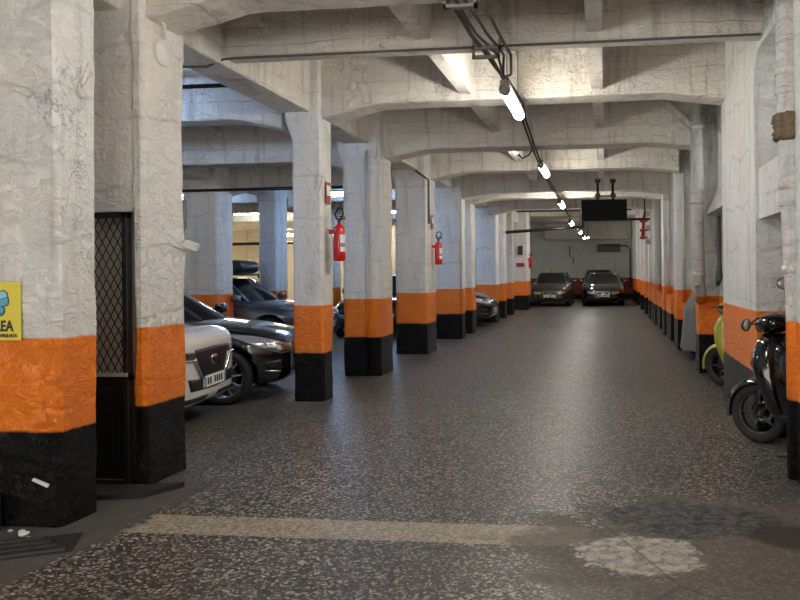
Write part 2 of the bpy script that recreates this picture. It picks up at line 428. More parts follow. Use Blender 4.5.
# ------------------------------------------------------------------ columns
def column(xl, xr, y0, y1, label, mat=None, ztop=SLAB, cap=True, parent=None, pil=True, group='painted columns of the left row', cham=.03):
    zs = [0, .05]; z = .05
    while z < 3.05: z += .16; zs.append(z)
    zs += [3.18, 3.26, 3.34, 3.42, ztop]
    mb = MB(); rings = []
    sx, sy = random.random() * 50, random.random() * 50
    for z in zs:
        f = 0.
        if cap and z > 3.1: f = min(1, (z - 3.1) / .24) * .08
        a0, a1, b0, b1 = xl - f, xr + 0 * f, y0 - f * .3, y1 + f * .3
        # outline with chamfered corners
        per = []
        c = cham
        def edge(p, q, n):
            for i in range(n): t = i / n; per.append((p[0] + (q[0] - p[0]) * t, p[1] + (q[1] - p[1]) * t))
        nx = 5
        edge((a0 + c, b0), (a1 - c, b0), nx); edge((a1 - c, b0), (a1, b0 + c), 1); edge((a1, b0 + c), (a1, b1 - c), nx); edge((a1, b1 - c), (a1 - c, b1), 1)
        edge((a1 - c, b1), (a0 + c, b1), nx); edge((a0 + c, b1), (a0, b1 - c), 1); edge((a0, b1 - c), (a0, b0 + c), nx); edge((a0, b0 + c), (a0 + c, b0), 1)
        cx, cy = (a0 + a1) / 2, (b0 + b1) / 2; ring = []
        for (x, y) in per:
            k = .012 * noise.noise(Vector((x * 4 + sx, y * 4 + sy, z * 2.3))) + .006 * noise.noise(Vector((x * 11 + sx, y * 11, z * 7)))
            dx, dy = x - cx, y - cy; L = max(abs(dx) / (a1 - a0), abs(dy) / (b1 - b0)) * 2
            ring.append((x + k * (1 if dx > 0 else -1), y + k * (1 if dy > 0 else -1), z))
        rings.append(ring)
    V = []
    for r in rings: V.append([mb.bm.verts.new(p) for p in r])
    n = len(rings[0])
    for a, b2 in zip(V, V[1:]):
        for k in range(n): mb.bm.faces.new((a[k], a[(k + 1) % n], b2[(k + 1) % n], b2[k]))
    mb.bm.faces.new(V[0][::-1]); mb.bm.faces.new(V[-1])
    o = mb.build('column', mat or M['col']); tag(o, label, 'column', group); return o
column(-4.35, -3.24, 4.12, 4.47, 'nearest wide column at left edge, carrying the yellow camera sign', ztop=SLAB, cap=False)
c2 = column(-3.36, -3.25, 4.98, 5.50, 'second column from the left edge, right of the lattice gate', cap=False)
column(-3.67, -3.30, 8.47, 8.80, 'slim square column right of the black hatchback, first with a fire extinguisher')
c4 = column(-3.83, -3.27, 10.62, 11.28, 'wide column between the two nearest fire extinguishers, with a vertical pipe line')
column(-3.86, -3.27, 13.5, 14.28, 'column carrying the second fire extinguisher, fifth of the left row')
column(-3.95, -3.25, 16.6, 17.2, 'bluish column just behind the second fire extinguisher')
column(-3.85, -3.25, 18.1, 18.6, 'narrow looking column left of the small dark car nosing out')
column(-3.86, -3.25, 22.1, 22.7, 'broad bluish column behind the small dark car nosing out')
column(-3.80, -3.25, 24.0, 24.5, 'first thin far column right of the small dark car')
column(-3.80, -3.25, 26.0, 26.5, 'second thin far column right of the small dark car')
column(-3.80, -3.08, 29.4, 30.6, 'last column of the left row, beside the far extinguisher')
for y, x0, y1, lb in ((13.4, -7.98, 14.05, 'big grey column of the second row behind the black hatchback windscreen'), (16.0, -7.72, 16.6, 'pale blue second-row column behind the blue car, left of the slim square column'), (19.6, -7.8, 20.1, 'second-row column seen between the first extinguisher column and the wide column'),
          (23.2, -7.8, 23.7, 'second-row column seen in the gap before the second extinguisher column')):
    column(x0, -7.30, y, y1, lb, group='columns of the second row deep in the hall')

# second column continues left as the booth wall above and beside the gate
bw = MB()
bw.box(-5.4, -3.34, 4.99, 5.12, 1.96, SLAB); bw.box(-5.4, -4.22, 4.99, 5.12, 0, 1.96)
bw.box(-5.4, -3.34, 5.44, 5.50, 0, SLAB)
struct(bw.build('wall_booth', M['col']), 'plaster wall above and behind the lattice gate')
# the column's right part meets the beam with a rounded corbel
MB().prism([(-3.80, SLAB), (-3.80, 3.40), (-3.42, 3.40), (-3.33, 3.3), (-3.25, 3.15), (-3.25, SLAB)], 'y', 5.02, 5.5).build('haunch', M['ceil'], ceil)

# lattice gate
g = empty('lattice_gate', (-3.78, 4.96, 0), 0, 'black steel gate with diamond mesh top between the two nearest columns', 'gate')
x0, x1 = -.40, .425
fr = MB()
for a in (x0, x1 - .04): fr.box(a, a + .04, -.03, .03, 0.005, 1.95, bev=.004)
fr.box(x0, x1, -.03, .03, 1.91, 1.95); fr.box(x0, x1, -.035, .035, .76, .80)
fr.build('gate_frame', M['black'], g)
MB().box(x0 + .04, x1 - .04, -.012, .012, .06, .76).box(x0 + .08, x1 - .08, -.022, -.012, .12, .7).build('lower_panel', M['black'], g)
MB().box(x0, x1, -.05, -.03, .79, .815).build('ledge', M['greyp'], g)
la = MB(); w_, hh = .058, .105; z0_, z1_ = .80, 1.91; xa, xb = x0 + .04, x1 - .04
def clipseg(x, z, dx, dz):
    t0, t1 = 0., 50.
    for p, d, lo, hi in ((x, dx, xa, xb), (z, dz, z0_, z1_)):
        ta, tb = (lo - p) / d, (hi - p) / d
        if ta > tb: ta, tb = tb, ta
        t0, t1 = max(t0, ta), min(t1, tb)
    return (t0, t1) if t1 > t0 + .01 else None
for sgn in (1, -1):
    k = -30
    while k < 40:
        xs_ = xa + k * w_
        sx_ = xs_ if sgn > 0 else xs_
        c_ = clipseg(sx_, z0_, sgn * w_ / 2, hh / 2)
        if c_:
            a = (sx_ + sgn * w_ / 2 * c_[0], 0.003 * sgn, z0_ + hh / 2 * c_[0]); b2 = (sx_ + sgn * w_ / 2 * c_[1], .003 * sgn, z0_ + hh / 2 * c_[1])
            la.tube([a, b2], .0042, seg=5)
        k += 1
la.build('diamond_mesh', M['black'], g)
hd = MB(); hd.tube([(x1 - .02, -.03, 1.0), (x1 - .02, -.06, 1.0), (x1 - .02, -.06, 1.12), (x1 - .02, -.03, 1.12)], .006); hd.build('handle', M['black'], g)
tag(MB().box(-4.15, -3.38, 5.12, 5.15, 0.0, 2.0).build('partition_panel', M['white']), 'light grey panel seen through the diamond mesh gate', 'panel')
# rubber mats / loose boards at the threshold
tag(MB().prism([(-3.60, 4.60), (-3.12, 4.72), (-2.98, 5.0), (-3.24, 4.93), (-3.56, 4.90)], 'z', .002, .035).build('doorstep_board', M['dark']), 'loose black board lying in front of the lattice gate', 'board')
tag(MB().box(-4.5, -3.58, 4.02, 4.06, .0, .21, mtx=T(0, 0, 0)).build('rubber_flap', M['dark']), 'dark rubber flap against the foot of the nearest column', 'board')
tr = empty('floor_track', (-3.35, 3.72, 0), math.radians(28), 'steel track strips set in the floor at the lower left corner', 'track')
MB().box(-1.0, .42, -.16, .16, -.0, .004).build('base_plate', M['dark'], tr)
for k in range(4): MB().box(-1.0, .38 - k * .05, -.14 + k * .085, -.115 + k * .085, .002, .018).build('rail', M['steel'], tr)
random.seed(3)
for i, (x, y, s_) in enumerate(((-3.36, 3.98, .030), (-3.42, 4.03, .02), (-3.30, 3.93, .016), (-3.5, 4.04, .014))):
    mb = MB(); bmesh.ops.create_icosphere(mb.bm, subdivisions=2, radius=s_)
    for v in mb.bm.verts: v.co *= 1 + .35 * noise.noise(v.co * 60 + Vector((i, 0, 0))); v.co.z *= .5
    o = mb.build('plaster_chip', M['white']); o.location = (x, y, s_ * .4)
    tag(o, 'small chip of white plaster at the foot of the nearest column', 'rubble', 'plaster chips at the foot of the nearest column')

# yellow CCTV sign on the nearest column
sg = empty('camera_sign', (-3.61, 4.108, 1.295), 0, 'yellow video surveillance sign with blue camera on the nearest column', 'sign')
MB().box(-.135, .135, -.004, .003, -.175, .175, bev=.002).build('sign_plate', M['signy'], sg)
def text(s, size, loc, mat, parent, name, ext=.001, rot=(PI / 2, 0, 0), bold=0, sx=1.):
    cu = bpy.data.curves.new(name, 'FONT'); cu.body = s; cu.size = size; cu.align_x = 'CENTER'; cu.extrude = ext; cu.offset = bold; cu.resolution_u = 2
    o = bpy.data.objects.new(name, cu); col.objects.link(o)
    dg = bpy.context.evaluated_depsgraph_get(); me = bpy.data.meshes.new_from_object(o.evaluated_get(dg))
    bpy.data.objects.remove(o); me.materials.clear(); me.materials.append(mat)
    o = bpy.data.objects.new(name, me); col.objects.link(o); o.location = loc; o.rotation_euler = rot; o.scale = (sx, 1, 1)
    if parent: o.parent = parent
    return o
text('AREA', .088, (.0, -.006, -.118), M['ink'], sg, 'lettering', bold=.003, sx=.80)
text('VIDEOSORVEGLIATA', .027, (.0, -.006, -.155), M['ink'], sg, 'lettering', bold=.0012, sx=.88)
cm = MB()
mt = Matrix.Rotation(math.radians(-14), 4, 'Y')
cm.prism([(-.10, .02), (.062, .02), (.075, .045), (.075, .10), (.055, .118), (-.10, .118)], 'y', -.0055, -.0045, mtx=mt)
cm.build('printed_outline', M['ink'], sg)
MB().prism([(-.095, .026), (.059, .026), (.069, .048), (.069, .066), (-.095, .066)], 'y', -.0075, -.0055, mtx=mt).build('printed_camera', M['blue'], sg)
MB().prism([(-.095, .070), (.069, .070), (.069, .098), (.052, .112), (-.095, .112)], 'y', -.0075, -.0055, mtx=mt).build('printed_camera_top', M['bluel'], sg)
MB().lathe([(.034, -.001), (.034, .001)], (0.0, -.006, .005), 'y', 20).build('printed_outline', M['ink'], sg)
MB().lathe([(.028, -.001), (.028, .001)], (0.0, -.0078, .005), 'y', 20).build('printed_bracket', M['blue'], sg)
# scratch of bare plaster on the black band
tag(MB().prism([(-3.40, .30), (-3.30, .265), (-3.31, .245), (-3.41, .285)], 'y', 4.098, 4.108).build('paint_scrape', M['white']), 'white scrape on the black band of the nearest column', 'mark')

# ------------------------------------------------------------------ small fittings on the near columns
vc = empty('vent_cap', (-3.235, 5.20, 3.14), 0, 'round white cover high on the second column', 'cover')
MB().lathe([(.0, .022), (.085, .018), (.095, .008), (.095, -.02)], (0, 0, 0), 'x', 28).build('cap', M['white'], vc)
MB().tube([(.02, .0, .1), (.03, -.03, .2), (.0, -.1, .26)], .012).build('conduit', M['white'], vc)
sp = empty('valve_pipe', (-3.66, 4.8, 3.1), 0, 'short white pipe with valve hanging between the two nearest columns', 'pipe')
MB().tube([(0, 0, .96), (0, 0, .12)], .017).tube([(-.30, 0, .30), (0, 0, .30)], .012).tube([(0, 0, .03), (-.06, 0, .015)], .014).build('pipe', M['white'], sp)
MB().lathe([(.017, 0), (.026, .02), (.026, .1), (.017, .12)], (0, 0, .03), 'z', 12).tube([(.02, 0, .1), (.07, -.02, .1)], .008).build('valve', M['white'], sp)
cc = empty('security_camera', (-3.275, 5.5, 1.86), 0, 'small white camera hanging on a chain from the second column edge', 'camera')
ch = MB()
for i in range(9):
    ch.lathe([(.016, -.004), (.02, 0), (.016, .004), (.012, 0)], (.02, 0, .02 + i * .024), 'x' if i % 2 else 'y', 10, close=True)
ch.build('chain', M['steel'], cc)
MB().tube([(0, 0, .24), (.03, -.02, .25), (.03, -.02, .0), (.0, 0, -.05)], .007).build('bracket_arm', M['bracket'], cc)
mtx = T(.08, -.02, -.13) @ Matrix.Rotation(math.radians(20), 4, 'Y')
MB().tube([(.0, 0, -.10), (.05, -.02, -.125)], .012).box(-.05, .055, -.03, .03, -.03, .03, mtx=mtx, bev=.008).build('camera_body', M['white'], cc)

def extinguisher(loc, label, s=1., far=False):
    r = empty('fire_extinguisher', (loc[0], loc[1], loc[2] + .05), 0, label, 'fire extinguisher', 'fire extinguishers on the left columns'); r.scale = (.9, .9, .84)
    MB().lathe([(.0, 0), (.070, .0), (.078, .02), (.078, .42), (.065, .475), (.03, .51), (.022, .53), (.0, .53)], (0, 0, 0), 'z', 24).build('cylinder', M['red'], r)
    if not far:
        lb_ = MB()
        for z0, z1, mt_ in ((.13, .20, M['label']), (.215, .235, M['blue']), (.25, .37, M['label'])):
            lb_.grid([[(.0795 * math.cos(a), .0795 * math.sin(a), z) for z in (z0, z1)] for a in [math.radians(-62 + 14 * i) for i in range(9)]], mat=mt_)
        lb_.build('paper_label', None, r)
    v = MB(); v.lathe([(.022, .52), (.022, .57), (.014, .58), (.014, .6)], (0, 0, 0), 'z', 12).box(-.02, .09, -.012, .012, .585, .605, bev=.003).box(-.02, .08, -.01, .01, .62, .634)
    v.build('valve_head', M['steel'], r)
    MB().tube([(.02, -.02, .57), (.075, -.03, .66), (.05, -.03, .735), (-.01, -.02, .735), (-.045, -.01, .66), (-.03, 0, .58)], .012).build('hose', M['dark'], r)
    MB().box(-.13, -.07, -.03, .03, .38, .44).build('wall_bracket', M['red'], r)
    return r
e = extinguisher((-3.13, 8.56, 1.60), 'red fire extinguisher on the slim square column, nearest one')
e = extinguisher((-3.14, 13.9, 1.60), 'red fire extinguisher on the fifth left column, middle distance')
e = extinguisher((-2.97, 29.6, 1.60), 'tiny far red fire extinguisher on the last left column', far=True)
for (x, y, z, l) in ((-3.285, 8.62, 2.33, 'small red extinguisher sign above the nearest extinguisher'), (-3.25, 13.9, 2.33, 'small red extinguisher sign above the second extinguisher')):
    s_ = empty('extinguisher_sign', (x, y, z), 0, l, 'sign', 'extinguisher signs on the left columns')
    MB().box(.0, .006, -.07, .07, 0, .26).build('sign_plate', M['redpipe'], s_)
    MB().box(.006, .009, -.05, .05, .10, .22).build('symbol', M['label'], s_)
far_box = empty('alarm_box', (-3.35, 29.38, 1.72), 0, 'small black and red alarm boxes on the last left column', 'alarm box')
MB().box(-.1, .1, -.04, .0, .45, .8, bev=.01).build('box', M['plastic'], far_box); MB().box(-.16, .16, -.03, .0, .0, .13, bev=.01).build('call_point', M['redpipe'], far_box)
# conduits running down the columns
for i, (pts, r, lb) in enumerate((
    ([(-3.45, 10.585, 3.3), (-3.45, 10.585, .02)], .018, 'thin painted pipe down the front of the wide column'),
    ([(-3.45, 13.44, 3.38), (-3.21, 13.44, 3.2), (-3.21, 13.44, 2.4)], .02, 'bent dark conduit above the fifth left column'),
    ([(-3.22, 16.52, 3.25), (-3.22, 16.52, 2.9), (-3.22, 16.52, .02)], .02, 'painted conduit down the sixth left column'))):
    tag(MB().tube(pts, r, seg=8).build('conduit', M['pipe'] if i != 1 else M['cable']), lb, 'conduit')
tag(MB().tube([(-4.0, 6.3, 3.41), (-3.8, 6.35, 3.375), (-3.55, 6.38, 3.375), (-3.405, 6.40, 3.44), (-3.3, 6.43, 3.455), (-1.2, 6.43, 3.455), (1.3, 6.43, 3.455)], .011, seg=6).build('ceiling_wire', M['cable']), 'thin brown wire along the bottom of the first ceiling crossbeam', 'cable')
tag(MB().tube([(-9, 8.1, 3.66), (-3.82, 8.1, 3.66)], .025, seg=8).build('ceiling_pipe', M['black']), 'black pipe under the blue lit ceiling at upper left', 'pipe')
tag(MB().tube([(-9, 13.4, 3.1), (-3.9, 13.4, 3.1)], .03, seg=8).build('ceiling_pipe', M['black']), 'dark pipe crossing above the big grey second-row column', 'pipe')

# ------------------------------------------------------------------ right-hand drain pipes
def drainpipe(pts, r, joints, rusts, label, mat=M['pipe']):
    rt = empty('drain_pipe', (pts[-1][0], pts[-1][1], 0), 0, label, 'pipe')
    def L(p): return (p[0] - pts[-1][0], p[1] - pts[-1][1], p[2])
    MB().tube([L(p) for p in pts], r, seg=20).build('pipe', mat, rt)
    def at(z):
        a, b2 = pts[0], pts[-1]
        for p, q in zip(pts, pts[1:]):
            if q[2] <= z <= p[2]: a, b2 = p, q
        t = (a[2] - z) / (a[2] - b2[2]); return (a[0] + (b2[0] - a[0]) * t - pts[-1][0], a[1] + (b2[1] - a[1]) * t - pts[-1][1])
    for z in joints:
        c = at(z); MB().lathe([(r, -.03), (r + .012, -.025), (r + .014, 0), (r + .012, .025), (r, .03)], (c[0], c[1], z), 'z', 20).build('joint_ring', mat, rt)
    for z0, z1 in rusts:
        c = at((z0 + z1) / 2); mb = MB(); pr = []
        n = 16
        for i in range(n + 1):
            t = i / n; pr.append((r + .022 + .012 * random.random() if 0 < i < n else r, z0 + (z1 - z0) * t))
        mb.lathe(pr, (c[0], c[1], 0), 'z', 40)
        for v in mb.bm.verts: v.co += Vector((noise.noise(v.co * 20), noise.noise(v.co * 20 + Vector((5, 0, 0))), 0)) * .016 + Vector((noise.noise(v.co * 55), noise.noise(v.co * 55 + Vector((5, 0, 0))), noise.noise(v.co * 50 + Vector((0, 9, 0))))) * .014
        mb.build('rusty_collar', M['rust'], rt)
    return rt
drainpipe([(1.32, 5.58, 4.07), (1.325, 5.58, 2.5), (1.375, 5.58, 1.2), (1.375, 5.58, 0.0)], .093, [2.92, 2.78, 2.10, 1.98, 1.5], [(2.42, 2.62)], 'thick white drain pipe with rusty collar at the right edge')
p2 = drainpipe([(1.27, 10.70, 4.07), (1.285, 10.70, 1.3), (1.34, 10.95, 1.12), (1.36, 11.08, 1.08)], .085, [3.5, 2.6, 2.45, 1.45], [], 'white drain pipe with slanting branch on the right wall')
MB().tube([(.74 - 1.36, -.38, 4.07), (.78 - 1.36, -.38, 3.92), (1.27 - 1.36, -.38, 3.46)], .055, seg=16).build('branch_pipe', M['pipe'], p2)
MB().tube([(-.07, -.42, 1.32), (-.10, -.50, 1.30), (-.20, -.52, 1.30)], .03, seg=12).build('tap', M['pipe'], p2)
for k, y in enumerate((14.36, 17.6, 20.86, 23.56)):
    tag(MB().tube([(1.45, y - .02, 4.07), (1.45, y - .02, .9)], .035, seg=10).build('wall_conduit', M['pipe']), 'painted conduit on the %s far right pier' % ('first', 'second', 'third', 'fourth')[k], 'conduit', 'conduits on the far right piers')
# peeling hole in the second window recess
tag(MB().tube([(1.57, 10.75, 2.25), (1.55, 10.7, 1.9), (1.57, 10.72, 1.6), (1.55, 10.6, 1.4), (1.56, 10.8, 1.3)], [.03, .05, .03, .05, .03], seg=8).build('old_cable_bundle', M['cable']), 'tangled grey cable in the broken plaster beside the second drain pipe', 'cable')

# ------------------------------------------------------------------ overhead cables and lamps of the aisle
cb = empty('cable_run', (-1.0, 5.0, 0), 0, 'bundle of dark grey cables clamped beneath the ceiling beams down the aisle', 'cable bundle')
def cpath(off, n=40):
    pts = []
    key = [(-6, -.10, 3.44), (2, -.06, 3.44), (5.2, -.02, 3.42), (5.9, .0, 3.40), (6.55, .05, 3.42), (7.0, .06, 3.33)]
    for a, b2 in zip(key, key[1:]):
        m_ = 6
        for i in range(m_):
            t = i / m_; y = a[0] + (b2[0] - a[0]) * t; x = a[1] + (b2[1] - a[1]) * t; z = a[2] + (b2[2] - a[2]) * t
            sp_ = 1. if y < 6.55 else max(.15, 1 - (y - 6.55) / .45)
            wob = .03 * math.sin(y * 1.9 + off * 40)
            pts.append((x + off * sp_ + wob * sp_ * .7, y - 5.0, z - .01 * abs(math.sin(y * 2 + off * 20))))
    pts.append((.06, 2.02, 3.33)); return pts
for off in (-.075, -.03, .012, .06): MB().tube(cpath(off), .012, seg=8).build('cable', M['cable'], cb)
MB().tube([(.14, .2, 3.44), (.17, .9, 3.40), (.20, 1.45, 3.38), (.15, 1.85, 3.32), (.06, 2.02, 3.33)], .013, seg=8).build('cable', M['cable'], cb)
for y, xo in ((.25, 0), (1.25, .03), (1.52, -.02), (-3.7, -.05)):
    MB().box(-.13 + xo, .11 + xo, y - .025, y + .025, 3.38, 3.405).box(-.13 + xo, -.11 + xo, y - .025, y + .025, 3.38, 3.46).box(.09 + xo, .11 + xo, y - .025, y + .025, 3.38, 3.46).build('clamp', M['bracket'], cb)
for off in (-.02, .02):
    MB().tube([(.06 + off, 2.0, 3.345), (.07 + off, 3.4, 3.40), (.05 + off, 3.9, 3.30), (-.02 + off, 5.8, 3.29), (-.04 + off, 6.9, 3.26), (-.08 + off, 8.7, 3.24), (-.05 + off, 12, 3.17), (-.05, 18, 3.08), (0, 27, 3.06)], .014, seg=8).build('cable', M['cableb'], cb)
MB().tube([(-.25, 5.88, 3.22), (-.2, 5.88, 3.15), (-.1, 5.88, 3.2), (-.04, 5.88, 3.3)], .012, seg=8).build('cable', M['cableb'], cb)
def lamp(x, y, z, L, mat, label, rz=0, r=.055, power=True, grp='lit ceiling tube lamps over the aisle'):
    t = empty('tube_lamp', (x, y, z), rz, label, 'ceiling lamp', grp)
    d = MB(); prof = []
    d.lathe([(.0, 0), (r * .8, .01), (r, .04), (r, L - .04), (r * .8, L - .01), (0, L)], (0, 0, 0), 'y', 16)
    d.build('diffuser', mat, t)
    MB().box(-.045, .045, -.05, L + .05, r * .75, r + .03, bev=.005).build('housing', M['bracket'], t)
    MB().lathe([(r * .6, -.06), (r + .002, -.03), (r + .002, .02)], (0, 0, 0), 'y', 16).build('end_cap', M['bracket'], t)
    for yy in (.15, L - .15): MB().tube([(0, yy, r + .03), (0, yy, SLAB - z - .002)], .006, seg=6).build('hanger', M['bracket'], t)
    return t
lamp(-.94, 7.1, 3.24, 1.22, M['tubew'], 'nearest lit tube lamp under the ceiling, hanging on the cables')
lamp(-1.03, 12.1, 3.22, 1.22, M['tubew'], 'second lit tube lamp down the aisle')
lamp(-1.02, 16.9, 3.07, 1.22, M['tubew'], 'third lit tube lamp, left of the hanging screen')
lamp(-1.05, 22.4, 2.98, 1.22, M['tubew'], 'fourth lit tube lamp, just below and left of the hanging screen')
lamp(-.95, 27.6, 2.98, 1.22, M['tubew'], 'fifth lit tube lamp, second smallest')
lamp(-.93, 32.0, 2.98, 1.22, M['tubew'], 'last and smallest lit tube lamp before the far wall')
# lamps of the hall at left
G2 = 'lit ceiling tube lamps in the left hall'
lamp(-6.6, 7.5, 3.3, 1.22, M['tubeb'], 'cool tube lamp over the white car', -PI / 2, grp=G2)
lamp(-6.2, 15.6, 3.22, 1.22, M['tubeb'], 'cool tube lamp seen beside the first extinguisher', -PI / 2, grp=G2)
lamp(-6.3, 21.0, 3.28, 1.22, M['tubeb'], 'cool tube lamp seen high in the gap left of the fifth column', -PI / 2, grp=G2)
lamp(-8.2, 29.0, 3.25, 1.22, M['tubew'], 'far tube lamp seen lower in the gap left of the fifth column', -PI / 2, grp=G2)
lamp(-11.3, 21.8, 3.38, 1.3, M['tubew'], 'bright tube lamp seen between the two second-row columns', -PI / 2, grp=G2)
lamp(-10.4, 16.2, 3.3, 1.22, M['tubeb'], 'cool tube lamp seen at the left of the big grey column', -PI / 2, grp=G2)
lamp(-12.5, 27.5, 3.0, 1.3, M['warmfill'], 'added warm fill lamp near the cream wall', -PI / 2, grp=G2)  # added with the next lamp, in place of daylight on the cream wall
lamp(-13.6, 24.0, 3.0, 1.3, M['warmfill'], 'added warm fill lamp over the cream wall corner', 0, grp=G2)
# lamps behind the viewer continue the aisle row
lamp(-.95, 3.2, 3.3, 1.22, M['tubew'], 'tube lamp over the entrance end of the aisle')
lamp(-.95, -2.0, 3.3, 1.22, M['tubew'], 'tube lamp nearest the entrance')
M['tubefill'] = tube_mat('dim fill tube', (1., .97, .9), 16)
lamp(-.9, 37.0, 3.2, 1.22, M['tubefill'], 'added dim fill lamp close to the far wall, above the parked cars')  # added lamp, only there to brighten the far wall
# warm lit inner wall at left seen between second-row columns
wl = MB(); wl.box(-15, -8.6, 30.0, 30.2, 0, SLAB); struct(wl.build('wall_inner', M['warm']), 'cream inner wall deep in the left hall')
struct(MB().box(-12.3, -11.2, 29.9, 30.0, 0, 2.15, bev=.02).build('door_1', simple('beige door', (.55, .38, .2), .5)), 'beige door in the cream wall')
tag(MB().tube([(-14.999, 28, 2.7), (-8.7, 27, 2.7)], .06, seg=10).build('hall_pipe', M['dark']), 'dark pipe crossing in front of the cream wall', 'pipe')

# hanging screen
tv = empty('hanging_screen', (-.02, 15.5, 2.77), math.radians(4), 'black flat screen hanging from two rods under the ceiling beam', 'screen')
MB().box(-.47, .46, -.03, .03, -.215, .195, bev=.008).build('screen_panel', M['screen'], tv)
MB().box(-.44, .43, .03, .07, -.1, .1).build('mount_plate', M['black'], tv)
for x in (-.13, .18):
    MB().tube([(x, .06, 0), (x, .06, .60)], .028, seg=10).box(x - .055, x + .055, .0, .12, .55, .62).box(x - .05, x + .05, .02, .1, .24, .33, bev=.01).build('hanging_rod', M['black'], tv)
MB().box(-.2, .25, .04, .08, .26, .29).build('cross_bar', M['black'], tv)
# things between the far columns: black bar, cable trays, red valve
tag(MB().tube([(-3.2, 24.0, 2.78), (-.72, 24.0, 2.92)], .05, seg=8).tube([(-.72, 24, 2.88), (-.72, 24, 4.079)], .035, seg=8).build('overhead_bar', M['black']), 'black horizontal bar hanging left of the far lamps', 'bar')
tray = MB(); 
for y in (25.9, 26.2): tray.tube([(-3.1, y, 3.62), (.9, y, 3.62)], .03, seg=6)
for i in range(9): tray.box(-3.0 + i * .45, -2.8 + i * .45, 25.9, 26.2, 3.6, 3.7)
tag(tray.build('cable_tray', M['vent']), 'dark cable tray crossing the ceiling behind the hanging screen', 'cable tray')
tag(MB().tube([(-.65, 21.5, 2.96), (1.25, 21.5, 2.96)], .035, seg=8).tube([(1.1, 21.5, 2.96), (1.1, 21.5, 4.079)], .02, seg=8).build('overhead_bar', M['black']), 'thin black bar behind the lower edge of the hanging screen', 'bar')
tag(MB().tube([(-3.2, 40.38, 3.24), (-.6, 40.38, 3.24), (.3, 40.38, 3.24)], .05, seg=8).build('far_pipe', M['white']), 'pale pipe crossing near the top of the far wall', 'pipe')
rp = empty('fire_main_pipe', (1.12, 23.0, 0), 0, 'red fire water pipe with valves high before the right piers', 'pipe')
MB().tube([(-.35, 0, 4.079), (-.35, 0, 3.42), (.10, 0, 3.42), (.02, 0, 3.05), (.0, 0, 2.45)], .05, seg=10).build('pipe', M['redpipe'], rp)
for z in (3.0, 2.72, 2.5): MB().lathe([(.04, -.05), (.09, -.03), (.09, .03), (.04, .05)], (0.0, 0, z), 'z', 12).box(.08, .16, -.02, .02, z - .02, z + .02).build('valve', M['redpipe'], rp)
for z, k in ((3.15, 'upper'), (2.72, 'middle'), (2.3, 'lower')): tag(MB().box(1.22, 1.36, 23.22, 23.27, z, z + .16, bev=.01).build('wall_plate', M['greyp']), '%s pale plate on the far pier beside the red pipe' % k, 'plate', 'pale plates on the far pier')
# vent and cable on the far wall
vn = empty('wall_vent', (.15, 40.93, 2.75), 0, 'dirty dark vent grille high on the far wall', 'vent')
MB().box(-.62, .62, -.06, .0, -.22, .22).build('frame', M['vent'], vn); 
for i in range(6): MB().box(-.58, .58, -.09, -.06, -.19 + i * .07, -.165 + i * .07).build('slat', M['bracket'], vn)
tag(MB().tube([(.0, 40.8, 2.9), (1.15, 40.9, 2.85), (1.3, 40.9, 2.6), (1.3, 40.9, .6)], .03, seg=6).build('wall_cable', M['cableb']), 'black cable running down the far wall at right', 'cable')
tag(MB().tube([(-1.95, 40.9, 2.9), (-1.95, 40.9, 2.3), (-1.75, 40.9, 2.2), (-1.75, 40.9, 1.9)], .025, seg=6).build('wall_cable', M['cable']), 'short grey cable dangling on the far wall above the left car', 'cable')
for x in (-2.75, -2.5):
    tag(MB().tube([(x, 38.0, 0), (x, 38.0, 1.68)], .045, seg=8).build('bollard_post', M['yellow']), 'thin yellow post behind the roof of the far left car', 'post', 'yellow posts behind the far left car')

